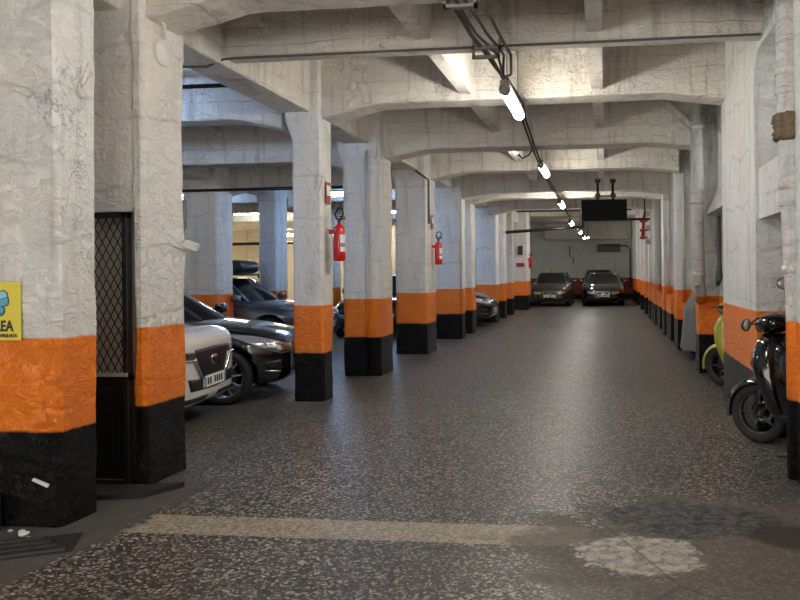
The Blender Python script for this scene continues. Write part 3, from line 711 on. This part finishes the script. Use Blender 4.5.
# ------------------------------------------------------------------ cars
def evaluated(o):
    dg = bpy.context.evaluated_depsgraph_get(); dg.update()
    return bpy.data.meshes.new_from_object(o.evaluated_get(dg))
def car(loc, ang, label, body, L=4.35, Wd=1.82, H=1.47, hood=(.66, .80, .93, 1.0), cowl=1.15, roofs=(1.95, 3.55), rearbase=4.15, fo=.88, wb=2.65, wr=.32,
        grille='focus', lens='lens', suv=0, plate=True, detail=True):
    """local frame: nose at +x (x = L/2), width along y"""
    root = empty('car', (loc[0], loc[1], 0), ang, label, 'car'); hw = Wd / 2; X = lambda d: L / 2 - d
    zb = .20 + .04 * suv; zn, z1, z2, z3 = hood
    # d, half width factor, bottom, top at edge, crown
    St = [(0.0, .56, .34, zn - .10, .02), (.03, .66, .27, zn - .02, .03), (.12, .80, .22, zn + .05, .05), (.30, .915, zb, z1, .06), (.60, .97, zb, z1 + (z2 - z1) * .55, .07), (.95, .985, zb, z2, .07),
          (1.35, 1., zb, z3, .03), (2.0, 1., zb, z3 + .02, .0), (3.0, 1., zb, z3 + .03, .0), (L - .7, .985, zb, z3 + .04, .0), (L - .3, .94, zb + .02, z3 + .0, .0), (L - .06, .84, .26, z3 - .08, 0), (L, .70, .36, z3 - .2, 0)]
    mb = MB(); rows = []
    for d, f, b_, t, cr in St:
        w = hw * f; x = X(d)
        half = [(0, b_), (w * .80, b_), (w * .955, b_ + .03), (w * .99, b_ + (t - b_) * .35), (w * 1.0, b_ + (t - b_) * .62), (w * .972, t - .10 * (t - b_)), (w * .90, t - .012), (w * .80, t + cr * .35), (w * .42, t + cr * .85), (0, t + cr)]
        ring = [(x, -y, z) for y, z in half[::-1]] + [(x, y, z) for y, z in half[1:]]
        rows.append(ring[:-1])
    V = mb.grid([r + [r[0]] for r in rows])
    bmesh.ops.remove_doubles(mb.bm, verts=mb.bm.verts, dist=1e-5)
    # end caps as fans of quads
    for row in (rows[0], rows[-1]):
        n = len(row); vs = []
        mb.bm.verts.ensure_lookup_table()
        for p in row:
            vs.append(min(mb.bm.verts, key=lambda v: (v.co - Vector(p)).length_squared))
        # n even: pair opposite
        i, j = 0, n - 1
        while j - i >= 2:
            a, b2, c_, d_ = vs[i], vs[i + 1], vs[j - 1] , vs[j]
            try: mb.bm.faces.new([a, b2, c_, d_] if b2 is not c_ else [a, b2, d_])
            except ValueError: pass
            i += 1; j -= 1
    o = mb.build('body_shell', body, root)
    for f in o.data.polygons: f.use_smooth = True
    ss = o.modifiers.new('s', 'SUBSURF'); ss.levels = ss.render_levels = 2
    cut = MB()
    for d in (fo, fo + wb):
        cut.tube([(X(d), -hw - .2, wr + .01), (X(d), -hw + .30, wr + .01)], wr + .055, seg=28); cut.tube([(X(d), hw - .30, wr + .01), (X(d), hw + .2, wr + .01)], wr + .055, seg=28)
    cu = cut.build('cutter', M['dark'])
    bo = o.modifiers.new('b', 'BOOLEAN'); bo.object = cu; bo.operation = 'DIFFERENCE'; bo.solver = 'EXACT'
    cu.parent = root
    me = evaluated(o); o.modifiers.clear(); old = o.data; o.data = me; bpy.data.objects.remove(cu)
    if len(me.materials) < 2: me.materials.append(M['dark'])
    bvh = BVHTree.FromPolygons([v.co for v in me.vertices], [p.vertices[:] for p in me.polygons])
    def patch(name, top, bot, mat, dirv=(1, 0, 0), off=.006, nu=10, nv=4, depth=.0, parent=None):
        """top/bot: polylines in (y,z) seen along dirv from the front; drape on the body"""
        dv = Vector(dirv).normalized(); P = []
        def lerp(pl, t):
            k = t * (len(pl) - 1); i = min(int(k), len(pl) - 2); k -= i
            return (pl[i][0] + (pl[i + 1][0] - pl[i][0]) * k, pl[i][1] + (pl[i + 1][1] - pl[i][1]) * k)
        for i in range(nu + 1):
            a, b2 = lerp(top, i / nu), lerp(bot, i / nu); row = []
            for j in range(nv + 1):
                y = a[0] + (b2[0] - a[0]) * j / nv; z = a[1] + (b2[1] - a[1]) * j / nv
                side = Vector((-dv.y, dv.x, 0))
                o0 = Vector((X(.0), 0, z)) + side * y + dv * 1.5
                if abs(dv.y) > .99: o0 = Vector((y, dv.y * 2, z))
                h_ = bvh.ray_cast(o0, -dv)
                p = h_[0] if h_[0] is not None else (P[-1][j] if P else Vector((X(.1), y, z)))
                p = p + dv * (off if h_[0] is not None else 0)
                row.append(p)
            P.append(row)
        m_ = MB(); m_.grid(P, smooth=True)
        # give it thickness backwards
        r_ = bmesh.ops.extrude_face_region(m_.bm, geom=list(m_.bm.faces))
        for v in [g_ for g_ in r_['geom'] if isinstance(g_, bmesh.types.BMVert)]: v.co -= dv * .02
        return m_.build(name, mat, parent or root)
    # cabin ------------------------------------------------
    bz = z3 - .03; cb_ = .90 * hw; rf = .70 * hw; rh = H
    A = [(cowl, 0, cb_), (roofs[0], 1, rf), (roofs[1], 1, rf), (rearbase, 0, cb_ * .95)]
    def loop(zf, scale=1., bulge=.0):
        """outline at height fraction zf between belt (0) and roof (1)"""
        d0 = cowl + (roofs[0] - cowl) * zf; d1 = rearbase + (roofs[1] + .12 - rearbase) * zf
        w = cb_ + (rf - cb_) * zf; z = bz + (rh - .035 - bz) * zf
        pts = []
        for k, (fx, fy) in enumerate(((0, 0), (0.035, .5), (.10, .82), (.26, .97), (.5, 1.), (.8, .99), (.94, .90), (1.0, .5), (1.02, 0))):
            pts.append((X(d0 + (d1 - d0) * fx) , w * fy, z))
        full = pts + [(p[0], -p[1], p[2]) for p in pts[-2:0:-1]]
        return full
    lv = [0, .35, .7, 1.]
    mb = MB(); L_ = [loop(t) for t in lv]; n = len(L_[0])
    V = [[mb.bm.verts.new(p) for p in l] for l in L_]
    for a, b2 in zip(V, V[1:]):
        for k in range(n):
            f = mb.bm.faces.new((a[k], a[(k + 1) % n], b2[(k + 1) % n], b2[k])); f.smooth = True
    mb.build('window_glass', M['glass'], root)
    # roof panel
    top = loop(1.); mb = MB(); rr = []
    zt = rh - .035
    rings = [[(p[0], p[1] * 1.01, zt - .03) for p in top], [(p[0], p[1] * 1.015, zt - .005) for p in top]]
    cx = sum(p[0] for p in top) / n
    for s_, dz in ((.95, .012), (.75, .026), (.4, .034), (.05, .036)): rings.append([(cx + (p[0] - cx) * s_, p[1] * s_, zt + dz) for p in top])
    V = [[mb.bm.verts.new(p) for p in l] for l in rings]
    for a, b2 in zip(V, V[1:]):
        for k in range(n):
            f = mb.bm.faces.new((a[k], a[(k + 1) % n], b2[(k + 1) % n], b2[k])); f.smooth = True
    mb.bm.faces.new(V[-1]); mb.build('roof', body, root)
    # pillars follow the glass outline
    def pillar(k, r, nm='pillar'):
        a, b2 = Vector(loop(0)[k]), Vector(loop(1)[k])
        MB().tube([a + Vector((0, 0, -.03)), a.lerp(b2, .35), a.lerp(b2, .7), b2], [r * 1.2, r, r, r], seg=8).build(nm, body, root)
    for k in (2, n - 2): pillar(k, .032)
    for k in (6, n - 6): pillar(k, .05)
    for k in (4, n - 4):
        a, b2 = Vector(loop(0)[k]), Vector(loop(1)[k]); MB().tube([a, b2], .028, seg=6).build('pillar', M['plastic'], root)
    # mirrors, wipers
    for s_ in (-1, 1):
        mx, my, mz = X(cowl + .42), s_ * (hw + .07), bz + .10
        m_ = MB(); m_.box(-.06, .07, -.10, .10, -.065, .065, mtx=T(mx, my, mz), bev=.03); mm = m_.build('side_mirror', body, root)
        for f in mm.data.polygons: f.use_smooth = True
        MB().tube([(mx, s_ * (hw - .07), mz - .05), (mx, my, mz - .05)], .018, seg=6).build('mirror_arm', M['plastic'], mm)
    # wheels
    def wheel(d, s_):
        c = (X(d), s_ * (hw - .13), wr)
        w = MB().lathe([(wr * .75, -.10), (wr * .9, -.11), (wr * .985, -.085), (wr, -.05), (wr, .05), (wr * .985, .085), (wr * .9, .11), (wr * .75, .10)], c, 'y', 32, close=True).build('wheel', M['tyre'], root)
        rm = MB(); yo = s_ * .075
        rm.lathe([(wr * .77, -.09), (wr * .77, .09), (wr * .71, .08), (wr * .71, -.09)], c, 'y', 28, close=True)
        rm.lathe([(0, yo + .01 * s_), (.045, yo + .01 * s_), (.055, yo - .02 * s_), (0, yo - .03 * s_)], c, 'y', 14)
        ns = 10
        for k in range(ns):
            a = 2 * PI * k / ns
            rm.tube([(c[0] + .03 * math.cos(a), c[1] + yo, c[2] + .03 * math.sin(a)), (c[0] + wr * .73 * math.cos(a + .12), c[1] + yo, c[2] + wr * .73 * math.sin(a + .12))], [.013, .011], seg=6)
        rm.build('rim', M['alloy'], w)
        MB().lathe([(0, -.02), (wr * .45, -.02), (wr * .45, .0), (0, .0)], c, 'y', 20).build('brake_disc', M['steel'], w)
    for d in (fo, fo + wb):
        for s_ in (-1, 1): wheel(d, s_)
    # underbody shadow-side: sill trim
    MB().box(X(fo + wb - wr - .1), X(fo + wr + .1), -hw + .03, hw - .03, zb - .05, zb + .02).build('underbody', M['plastic'], root)
    # front details
    def both(nm, top, bot, mat, dv=(1, 0, 0), **k):
        for s_ in (-1, 1): patch(nm, [(s_ * y, z) for y, z in top], [(s_ * y, z) for y, z in bot], mat, dirv=(dv[0], s_ * dv[1], 0), **k)
    zt_ = zn - .115
    if grille == 'focus':
        both('headlight', [(.36, zn - .05), (.60, zn + .02), (.85, zn + .09), (1.08, zn + .115)], [(.36, zn - .11), (.58, zn - .13), (.80, zn - .06), (1.08, zn + .10)], M[lens], dv=(.75, .66), nu=18, nv=5, off=.008)
        both('headlight_inner', [(.42, zn - .055), (.60, zn - .01), (.76, zn + .03)], [(.44, zn - .10), (.60, zn - .11), (.74, zn - .06)], M['chrome'], dv=(.75, .66), nu=10, off=.014)
        patch('grille', [(-.40, zn - .21), (0, zn - .20), (.40, zn - .21)], [(-.52, .36), (0, .34), (.52, .36)], M['plastic'], nu=16)
        patch('upper_grille', [(-.34, zt_), (0, zt_ + .005), (.34, zt_)], [(-.32, zt_ - .03), (0, zt_ - .03), (.32, zt_ - .03)], M['chrome'], nu=12, nv=2)
        both('fog_lamp', [(.58, .50), (.76, .48)], [(.56, .38), (.74, .40)], M['plastic'], dv=(.75, .66))
        both('fog_lamp_trim', [(.56, .365), (.76, .385)], [(.56, .35), (.76, .37)], M['chrome'], dv=(.75, .66), nv=1)
        patch('emblem', [(-.06, zt_ + .0), (0, zt_ + .012), (.06, zt_)], [(-.06, zt_ - .04), (0, zt_ - .055), (.06, zt_ - .04)], M['chrome'], nu=8, off=.014)
        pz = zn - .28
    elif grille == 'cx':
        both('headlight', [(.30, zt_ - .02), (.62, zt_ - .0), (.95, zt_ + .03)], [(.32, zt_ - .085), (.62, zt_ - .075), (.95, zt_ - .01)], M['lensd'], dv=(.80, .6), nu=16)
        both('headlight_bar', [(.36, zt_ - .09), (.62, zt_ - .08), (.80, zt_ - .05)], [(.36, zt_ - .105), (.62, zt_ - .095), (.80, zt_ - .065)], M['chrome'], dv=(.80, .6), nu=14, nv=1, off=.014)
        patch('grille', [(-.42, zt_ - .0), (0, zt_ + .01), (.42, zt_ - .0)], [(-.26, zt_ - .27), (0, zt_ - .33), (.26, zt_ - .27)], M['plastic'], nu=20, nv=8)
        for s_ in (-1, 1):
            patch('grille_trim', [(s_ * .47, zt_ - .09), (s_ * .29, zt_ - .29), (0, zt_ - .35)], [(s_ * .43, zt_ - .07), (s_ * .26, zt_ - .26), (0, zt_ - .32)], M['chrome'], nu=20, nv=2, off=.022)
        patch('emblem', [(-.075, zt_ - .09), (-.03, zt_ - .075), (.03, zt_ - .075), (.075, zt_ - .09)], [(-.06, zt_ - .15), (-.02, zt_ - .18), (.02, zt_ - .18), (.06, zt_ - .15)], M['chrome'], nu=9, off=.018)
        patch('emblem_field', [(-.045, zt_ - .095), (0, zt_ - .115), (.045, zt_ - .095)], [(-.03, zt_ - .145), (0, zt_ - .155), (.03, zt_ - .145)], M['plastic'], nu=9, off=.024)
        patch('lower_grille', [(-.55, .52), (-.2, .49), (.2, .49), (.55, .52)], [(-.50, .40), (0, .385), (.50, .40)], M['plastic'], nu=18)
        both('lower_side_trim', [(.10, .33), (.60, .34), (1.0, .38)], [(.10, .25), (.60, .255), (1.0, .28)], M['plastic'], dv=(.75, .66), nu=12, nv=2)
        pz = .46
    else:
        both('headlight', [(.34, zt_), (.5, zt_ + .01), (.66, zt_ + .02)], [(.36, zt_ - .10), (.5, zt_ - .10), (.68, zt_ - .04)], M[lens], dv=(1, 0), nu=10)
        patch('grille', [(-.27, zt_), (0, zt_ + .01), (.27, zt_)], [(-.20, .36), (0, .34), (.20, .36)], M['plastic'], nu=10)
        for s_ in (-1, 1): patch('grille_trim', [(s_ * .30, zt_), (s_ * .23, .34)], [(s_ * .27, zt_), (s_ * .20, .34)], M['chrome'], nu=8, nv=1, off=.012)
        patch('grille_trim', [(-.28, zt_ + .01), (.28, zt_ + .01)], [(-.28, zt_ - .015), (.28, zt_ - .015)], M['chrome'], nu=8, nv=1, off=.012)
        both('lower_side_intake', [(.36, .42), (.66, .44)], [(.36, .32), (.64, .34)], M['plastic'])
        patch('emblem', [(-.09, zt_ - .05), (.09, zt_ - .05)], [(-.09, zt_ - .09), (.09, zt_ - .09)], M['chrome'], nu=6, off=.014)
        pz = .46
    if plate:
        h_ = bvh.ray_cast(Vector((X(0) + 1, 0, pz)), Vector((-1, 0, 0))); px = (h_[0].x if h_[0] else X(.02)) + .01
        p = MB().box(px - .02, px + .012, -.26, .26, pz - .055, pz + .055, bev=.004).build('number_plate', M['plate'], root)
        MB().box(px + .012, px + .014, -.26, -.225, pz - .05, pz + .05).build('plate_band', M['blue'], p); MB().box(px + .012, px + .014, .225, .26, pz - .05, pz + .05).build('plate_band', M['blue'], p)
        for i in range(7): MB().box(px + .012, px + .0135, -.19 + i * .055, -.155 + i * .055, pz - .03, pz + .035).build('plate_character', M['ink'], p) if detail and i != 2 else None
    # door lines and handles
    for s_ in (-1, 1):
        for dd in (1.95, 2.85):
            try: patch('door_handle', [(X(dd), z3 - .14), (X(dd) - .18, z3 - .14)], [(X(dd), z3 - .165), (X(dd) - .18, z3 - .165)], body, dirv=(0, s_, 0), off=.025, nu=4, nv=1)
            except Exception: pass
    return root
P_white = paint('pearl white car paint', (.80, .78, .74), 0., .3)
P_black = paint('black car paint', (.004, .005, .009), 0., .12)
P_blue = paint('slate blue car paint', (.085, .115, .155), .5, .3)
P_grey = paint('dark grey green car paint', (.055, .062, .058), .6, .3)
P_dark = paint('dark green black car paint', (.014, .018, .017), .1, .2)
P_jet = paint('jet black car paint', (.004, .004, .005), 0., .12)
A8 = math.radians(8)
car((-6.18, 6.84), math.radians(7), 'white sport utility car with dark grille, nose out behind the second column', P_white, L=4.55, Wd=1.84, H=1.67, hood=(.90, .92, 1.0, 1.07), cowl=1.25, roofs=(2.1, 3.8), rearbase=4.4, wr=.36, fo=.92, wb=2.70, grille='cx', suv=1)
car((-5.98, 8.76), math.radians(10), 'black hatchback with swept headlights between white car and slim column', P_black, L=4.36, Wd=1.82, H=1.46, hood=(.70, .79, .89, .97), cowl=.92, roofs=(1.78, 3.4), rearbase=4.2, fo=.72, grille='focus')
bc = car((-7.82, 14.98), math.radians(-2), 'slate blue car with a black roof box behind the black hatchback', P_blue, L=4.3, Wd=1.80, H=1.45, hood=(.74, .82, .90, .96), cowl=1.1, roofs=(1.8, 3.6), rearbase=4.15, grille='focus')
# roof bars and roof box
for x in (.28, -.75):
    MB().tube([(x, -.60, 1.42), (x, -.60, 1.50), (x, .60, 1.50), (x, .60, 1.42)], .02, seg=8).build('roof_bar', M['black'], bc)
mb = MB(); bmesh.ops.create_cube(mb.bm, size=1, matrix=T(-.38, -.15, 1.685) @ Matrix.Diagonal((1.8, .85, .34, 1)))
bmesh.ops.bevel(mb.bm, geom=mb.bm.edges[:], offset=.15, segments=5, affect='EDGES', profile=.5)
for v in mb.bm.verts:
    if v.co.x > .1: v.co.z = 1.52 + (v.co.z - 1.52) * (1 - .25 * (v.co.x - .1) / .4)
for f in mb.bm.faces: f.smooth = True
mb.build('roof_box', M['plastic'], bc)
car((-5.5, 18.35), math.radians(-90), 'black car glimpsed in the gap right of the nearest fire extinguisher', P_jet, L=3.4, H=1.47, roofs=(1.6, 2.7), rearbase=3.2, wb=2.1, fo=.65, grille='audi', plate=False)
car((-5.22, 21.0), math.radians(0), 'small dark green black car nosing out beyond the bluish column', P_dark, L=4.2, Wd=1.76, H=1.48, hood=(.72, .84, .95, 1.0), grille='focus')
car((-2.40, 34.0), math.radians(-90), 'dark grey green car parked at far left facing forward', P_grey, L=4.5, Wd=1.82, H=1.46, hood=(.74, .84, .95, 1.0), grille='audi', lens='lensy')
car((-.12, 34.2), math.radians(-90), 'black car at far right facing forward, chrome grille trim', P_jet, L=4.5, Wd=1.84, H=1.42, hood=(.72, .82, .93, .98), grille='audi')
car((-.38, 38.8), math.radians(-90), 'dark car parked behind the black far right car', P_dark, L=3.9, Wd=1.76, H=1.58, hood=(.72, .82, .93, .98), roofs=(1.8, 3.2), rearbase=3.7, wb=2.3, grille='audi', plate=False)

# ------------------------------------------------------------------ scooters
def scooter(loc, ang, label, body, steer=0, scale=1., mirrors=True, name='motor_scooter', dark=None):
    """local: front wheel contact at origin, +x forward, body extends to -x"""
    r = empty(name, (loc[0], loc[1], 0), ang, label, 'scooter'); r.scale = (scale,) * 3
    wr = .255; S = Rz(steer)
    def wheel(x, st=None):
        w = MB(); w.lathe([(wr * .70, -.045), (wr * .92, -.055), (wr, -.02), (wr, .02), (wr * .92, .055), (wr * .70, .045)], (0, 0, wr), 'y', 36, close=True, mtx=T(x, 0, 0) @ (st or Matrix()))
        o = w.build('wheel', M['tyre'], r)
        m_ = MB(); mt_ = T(x, 0, 0) @ (st or Matrix())
        m_.lathe([(wr * .72, -.03), (wr * .72, .03), (wr * .66, .025), (wr * .66, -.025)], (0, 0, wr), 'y', 32, close=True, mtx=mt_)
        m_.lathe([(0, -.05), (.045, -.05), (.045, .05), (0, .05)], (0, 0, wr), 'y', 16, mtx=mt_)
        for k in range(5):
            a = 2 * PI * k / 5; n0 = len(m_.bm.verts); m_.bm.verts.ensure_lookup_table()
            m_.tube([(.03 * math.cos(a), 0, wr + .03 * math.sin(a)), (wr * .68 * math.cos(a), 0, wr + wr * .68 * math.sin(a))], [.016, .012], seg=6)
            m_.bm.verts.ensure_lookup_table(); bmesh.ops.transform(m_.bm, matrix=mt_, verts=m_.bm.verts[n0:])
        m_.build('rim', M['steel'], o)
        MB().lathe([(.055, -.058), (.105, -.058), (.105, -.053), (.055, -.053)], (0, 0, wr), 'y', 24, close=True, mtx=mt_).build('brake_disc', M['chrome'], o)
    wheel(0, S); wheel(-1.28)
    # front fender: arc shell
    F = MB(); rows = []
    for i in range(13):
        a = math.radians(-12 + i * 13); rr = wr + .035
        row = []
        for t in (-1, -.7, 0, .7, 1):
            ww = .075 * (1 - .35 * abs(i - 6) / 6)
            rad = rr + .02 * (1 - t * t) - (.035 if abs(t) == 1 else 0)
            row.append(S @ Vector((rad * math.cos(a), t * ww, wr + rad * math.sin(a))))
        rows.append(row)
    F.grid(rows); F.build('front_fender', body, r)
    # fork
    MB().tube([S @ Vector((0, .07, wr)), S @ Vector((-.10, .07, .62))], .018).tube([S @ Vector((0, -.07, wr)), S @ Vector((-.10, -.07, .62))], .018).tube([(-.10, 0, .6), (-.22, 0, 1.02)], .022).build('fork', M['steel'], r)
    # front apron / leg shield: lofted shell
    def loft(name, secs, mat, cap=True):
        """secs: (x, z, half width, half depth) swept upwards, rounded rectangle sections"""
        m_ = MB(); rings = []
        for (x, z, w, d) in secs:
            ring = []
            for k in range(20):
                a = 2 * PI * k / 20; c, s_ = math.cos(a), math.sin(a)
                ring.append((x + d * math.copysign(abs(c) ** .75, c), w * math.copysign(abs(s_) ** .7, s_), z))
            rings.append(ring)
        V = [[m_.bm.verts.new(p) for p in q] for q in rings]
        for a, b2 in zip(V, V[1:]):
            for k in range(20):
                f = m_.bm.faces.new((a[k], a[(k + 1) % 20], b2[(k + 1) % 20], b2[k])); f.smooth = True
        m_.bm.faces.new(V[0][::-1]); m_.bm.faces.new(V[-1]); return m_.build(name, mat, r)
    loft('leg_shield', [(-.30, .25, .14, .06), (-.29, .33, .20, .09), (-.25, .48, .24, .11), (-.21, .62, .26, .13), (-.18, .76, .24, .14), (-.18, .88, .18, .12), (-.19, .96, .12, .08)], body)
    loft('front_nose', [(-.12, .52, .07, .05), (-.08, .60, .11, .08), (-.06, .70, .13, .09), (-.09, .80, .11, .08), (-.13, .87, .07, .05)], body)
    loft('side_fairing', [(-.44, .22, .12, .10), (-.42, .32, .17, .16), (-.38, .48, .20, .25), (-.34, .64, .20, .26), (-.31, .78, .17, .21), (-.29, .92, .11, .13)], body)
    # floorboard and tunnel
    MB().box(-.72, -.27, -.17, .17, .25, .31, bev=.02).build('floorboard', M['plastic'], r)
    # rear body and seat along x
    def loftx(name, secs, mat):
        m_ = MB(); V = []
        for (x, z, w, hh_) in secs:
            V.append([m_.bm.verts.new((x, w * math.copysign(abs(math.cos(2 * PI * k / 18)) ** .8, math.cos(2 * PI * k / 18)), z + hh_ * math.copysign(abs(math.sin(2 * PI * k / 18)) ** .8, math.sin(2 * PI * k / 18)))) for k in range(18)])
        for a, b2 in zip(V, V[1:]):
            for k in range(18):
                f = m_.bm.faces.new((a[k], a[(k + 1) % 18], b2[(k + 1) % 18], b2[k])); f.smooth = True
        m_.bm.faces.new(V[0][::-1]); m_.bm.faces.new(V[-1]); return m_.build(name, mat, r)
    loftx('rear_body', [(-.66, .42, .10, .14), (-.72, .46, .15, .20), (-.85, .52, .18, .22), (-1.1, .60, .19, .18), (-1.35, .68, .15, .13), (-1.55, .74, .08, .07)], body)
    loftx('seat', [(-.68, .70, .08, .03), (-.76, .74, .13, .05), (-1.0, .76, .16, .055), (-1.15, .80, .16, .06), (-1.4, .84, .13, .05), (-1.5, .85, .07, .03)], M['dark'])
    MB().box(-1.5, -1.1, -.13, -.06, .2, .36, bev=.03).tube([(-.9, -.17, .28), (-1.5, -.19, .34)], [.03, .05], seg=12).build('exhaust', M['steel'], r)
    loftx('engine_case', [(-.85, .28, .08, .07), (-1.0, .28, .12, .10), (-1.3, .27, .12, .09), (-1.42, .27, .08, .06)], M['dark'])
    # handlebar cowl with headlamp and instrument hood
    def onS(p): return S @ Vector((p[0] + .2, p[1], p[2])) - Vector((.2, 0, 0))
    c = MB(); V = []
    for (x, z, w, hh_) in ((-.32, 1.03, .06, .04), (-.27, 1.045, .13, .065), (-.20, 1.05, .17, .085), (-.12, 1.04, .15, .085), (-.06, 1.03, .10, .065), (-.035, 1.02, .06, .04)):
        V.append([c.bm.verts.new(onS((x, w * math.cos(2 * PI * k / 18), z + hh_ * math.sin(2 * PI * k / 18)))) for k in range(18)])
    for a, b2 in zip(V, V[1:]):
        for k in range(18):
            f = c.bm.faces.new((a[k], a[(k + 1) % 18], b2[(k + 1) % 18], b2[k])); f.smooth = True
    c.bm.faces.new(V[0][::-1]); c.bm.faces.new(V[-1]); c.build('handlebar_cowl', body, r)
    MB().lathe([(0, .012), (.05, .01), (.065, 0), (.06, -.03), (0, -.03)], onS((-.035, 0, 1.02)), 'x', 18).build('headlight', M['lensd'], r)
    MB().tube([onS((-.27, -.36, 1.06)), onS((-.2, -.18, 1.05)), onS((-.2, .18, 1.05)), onS((-.27, .36, 1.06))], .014).build('handlebar', M['steel'], r)
    for s_ in (-1, 1):
        MB().tube([onS((-.235, s_ * .22, 1.055)), onS((-.275, s_ * .36, 1.06))], .021).build('grip', M['dark'], r)
        MB().tube([onS((-.17, s_ * .17, 1.06)), onS((-.17, s_ * .36, 1.05))], .007, seg=6).build('brake_lever', M['steel'], r)
        if mirrors:
            base = onS((-.20, s_ * .16, 1.10)); tip = onS((-.14, s_ * (.40 if s_ > 0 else .22), 1.36 if s_ < 0 else 1.03))
            st_ = MB().tube([base, base.lerp(tip, .5) + Vector((0, 0, .03)), tip], .007, seg=6).build('mirror_stalk', M['plastic'], r)
            mt_ = T(*tip) @ Matrix.Rotation(s_ * .25, 4, 'Z')
            MB().lathe([(.0, .03), (.045, .022), (.062, 0), (.062, -.008), (0, -.008)], (0, 0, .02), 'x', 20, mtx=mt_ @ Matrix.Diagonal((1, 1.25, .85, 1))).build('mirror_housing', M['plastic'], r)
            MB().lathe([(0, -.009), (.055, -.009), (.055, -.012), (0, -.012)], (0, 0, .02), 'x', 20, mtx=mt_ @ Matrix.Diagonal((1, 1.25, .85, 1))).build('mirror_glass', M['mirror'], r)
        q = MB(); q.box(-.02, .02, -.035, .035, -.014, .014, mtx=T(-.115, s_ * .19, .74) @ Matrix.Rotation(s_ * .5, 4, 'Z') @ Matrix.Rotation(.3, 4, 'X'), bev=.008); q.build('indicator', M['amber'], r)
    # stands
    MB().tube([(-.42, .10, .27), (-.50, .26, .02), (-.40, .32, .012)], .013, seg=8).build('kickstand', M['steel'], r)
    MB().tube([(-.9, .13, .22), (-.98, .16, .015), (-.98, -.16, .015), (-.9, -.13, .22)], .013, seg=8).build('centre_stand', M['steel'], r)
    MB().tube([(.0, .06, .30), (-.10, .14, .5), (-.15, .12, .9), (-.2, .1, 1.02)], .008, seg=6).tube([(-.12, -.1, .95), (-.05, -.16, .85), (-.12, -.13, .66)], .007, seg=6).build('brake_cable', M['cableb'], r)
    return r
scooter((1.31, 6.72), math.radians(131), 'black motor scooter leaving the alcove behind the rusty drain pipe', P_jet, steer=math.radians(8), scale=1.0)
scooter((1.49, 9.98), math.radians(180 - 60), 'yellow green scooter half hidden behind the right wall corner', M['olive'], steer=math.radians(15), scale=.98, mirrors=False)
# covered scooter
cs = empty('covered_scooter', (1.53, 13.1, 0), 0, 'scooter under a grey cover beside the far drain pipe', 'scooter')
mb = MB(); rings = []
for i in range(15):
    t = i / 14; z = .16 + 1.16 * t
    w = .26 * (1 - .15 * t) if t < .55 else .24 * (1 - (t - .55) / .45) + .03; dep = .62 * (1 - .35 * t) if t < .6 else (.62 * .79) * (1 - (t - .6) / .4) + .05
    ring = []
    for k in range(36):
        a = 2 * PI * k / 36; fold = 1 + .06 * math.sin(a * 9 + 2 * math.sin(t * 3)) * (1 - t * .5)
        ring.append((w * fold * math.cos(a) + .06 * t, dep * fold * math.sin(a) - .22 * t, z + .015 * math.sin(a * 5)))
    rings.append(ring)
V = [[mb.bm.verts.new(p) for p in q] for q in rings]
for a, b2 in zip(V, V[1:]):
    for k in range(36):
        f = mb.bm.faces.new((a[k], a[(k + 1) % 36], b2[(k + 1) % 36], b2[k])); f.smooth = True
mb.bm.faces.new(V[-1]); mb.build('cover', M['tarp'], cs)
for y in (-.36, .42): MB().lathe([(.12, -.05), (.21, -.055), (.24, 0), (.21, .055), (.12, .05)], (0, y, .24), 'x', 24, close=True).build('wheel', M['tyre'], cs)

# ------------------------------------------------------------------ camera
F_, VX, VY, ROLL, HC = 750., 606., 271., .010, 1.5
d1 = F_ * F_ / 6400.; px0 = VX - d1; yaw = math.atan(d1 / F_); py0 = VY + ROLL * d1
cam = bpy.data.cameras.new('camera'); co = bpy.data.objects.new('camera', cam); col.objects.link(co)
cam.sensor_width = 36; cam.lens = F_ / 800 * 36; cam.shift_x = -(px0 - 400) / 800; cam.shift_y = (py0 - 300) / 800
fwv = Vector((-math.sin(yaw), math.cos(yaw), 0)); r0 = Vector((math.cos(yaw), math.sin(yaw), 0)); u0 = Vector((0, 0, 1))
rv = r0 * math.cos(ROLL) - u0 * math.sin(ROLL); uv = r0 * math.sin(ROLL) + u0 * math.cos(ROLL)
co.matrix_world = Matrix(((rv.x, uv.x, -fwv.x, 0), (rv.y, uv.y, -fwv.y, 0), (rv.z, uv.z, -fwv.z, HC), (0, 0, 0, 1)))
cam.clip_start = .05; sc.camera = co

# ------------------------------------------------------------------ world: pale daylight reaching in through the open entrance end
w = bpy.data.worlds.new('world'); sc.world = w; w.use_nodes = True
nt = w.node_tree; bg = nt.nodes['Background']; bg.inputs[0].default_value = (1., .97, .92, 1); bg.inputs[1].default_value = 1.9

sc.view_settings.view_transform = 'Standard'; sc.view_settings.look = 'None'; sc.view_settings.gamma = 1; sc.view_settings.use_curve_mapping = False
sc.view_settings.exposure = 0.9
try:
    sc.cycles.use_denoising = True; sc.cycles.max_bounces = 8; sc.cycles.diffuse_bounces = 5
except Exception: pass
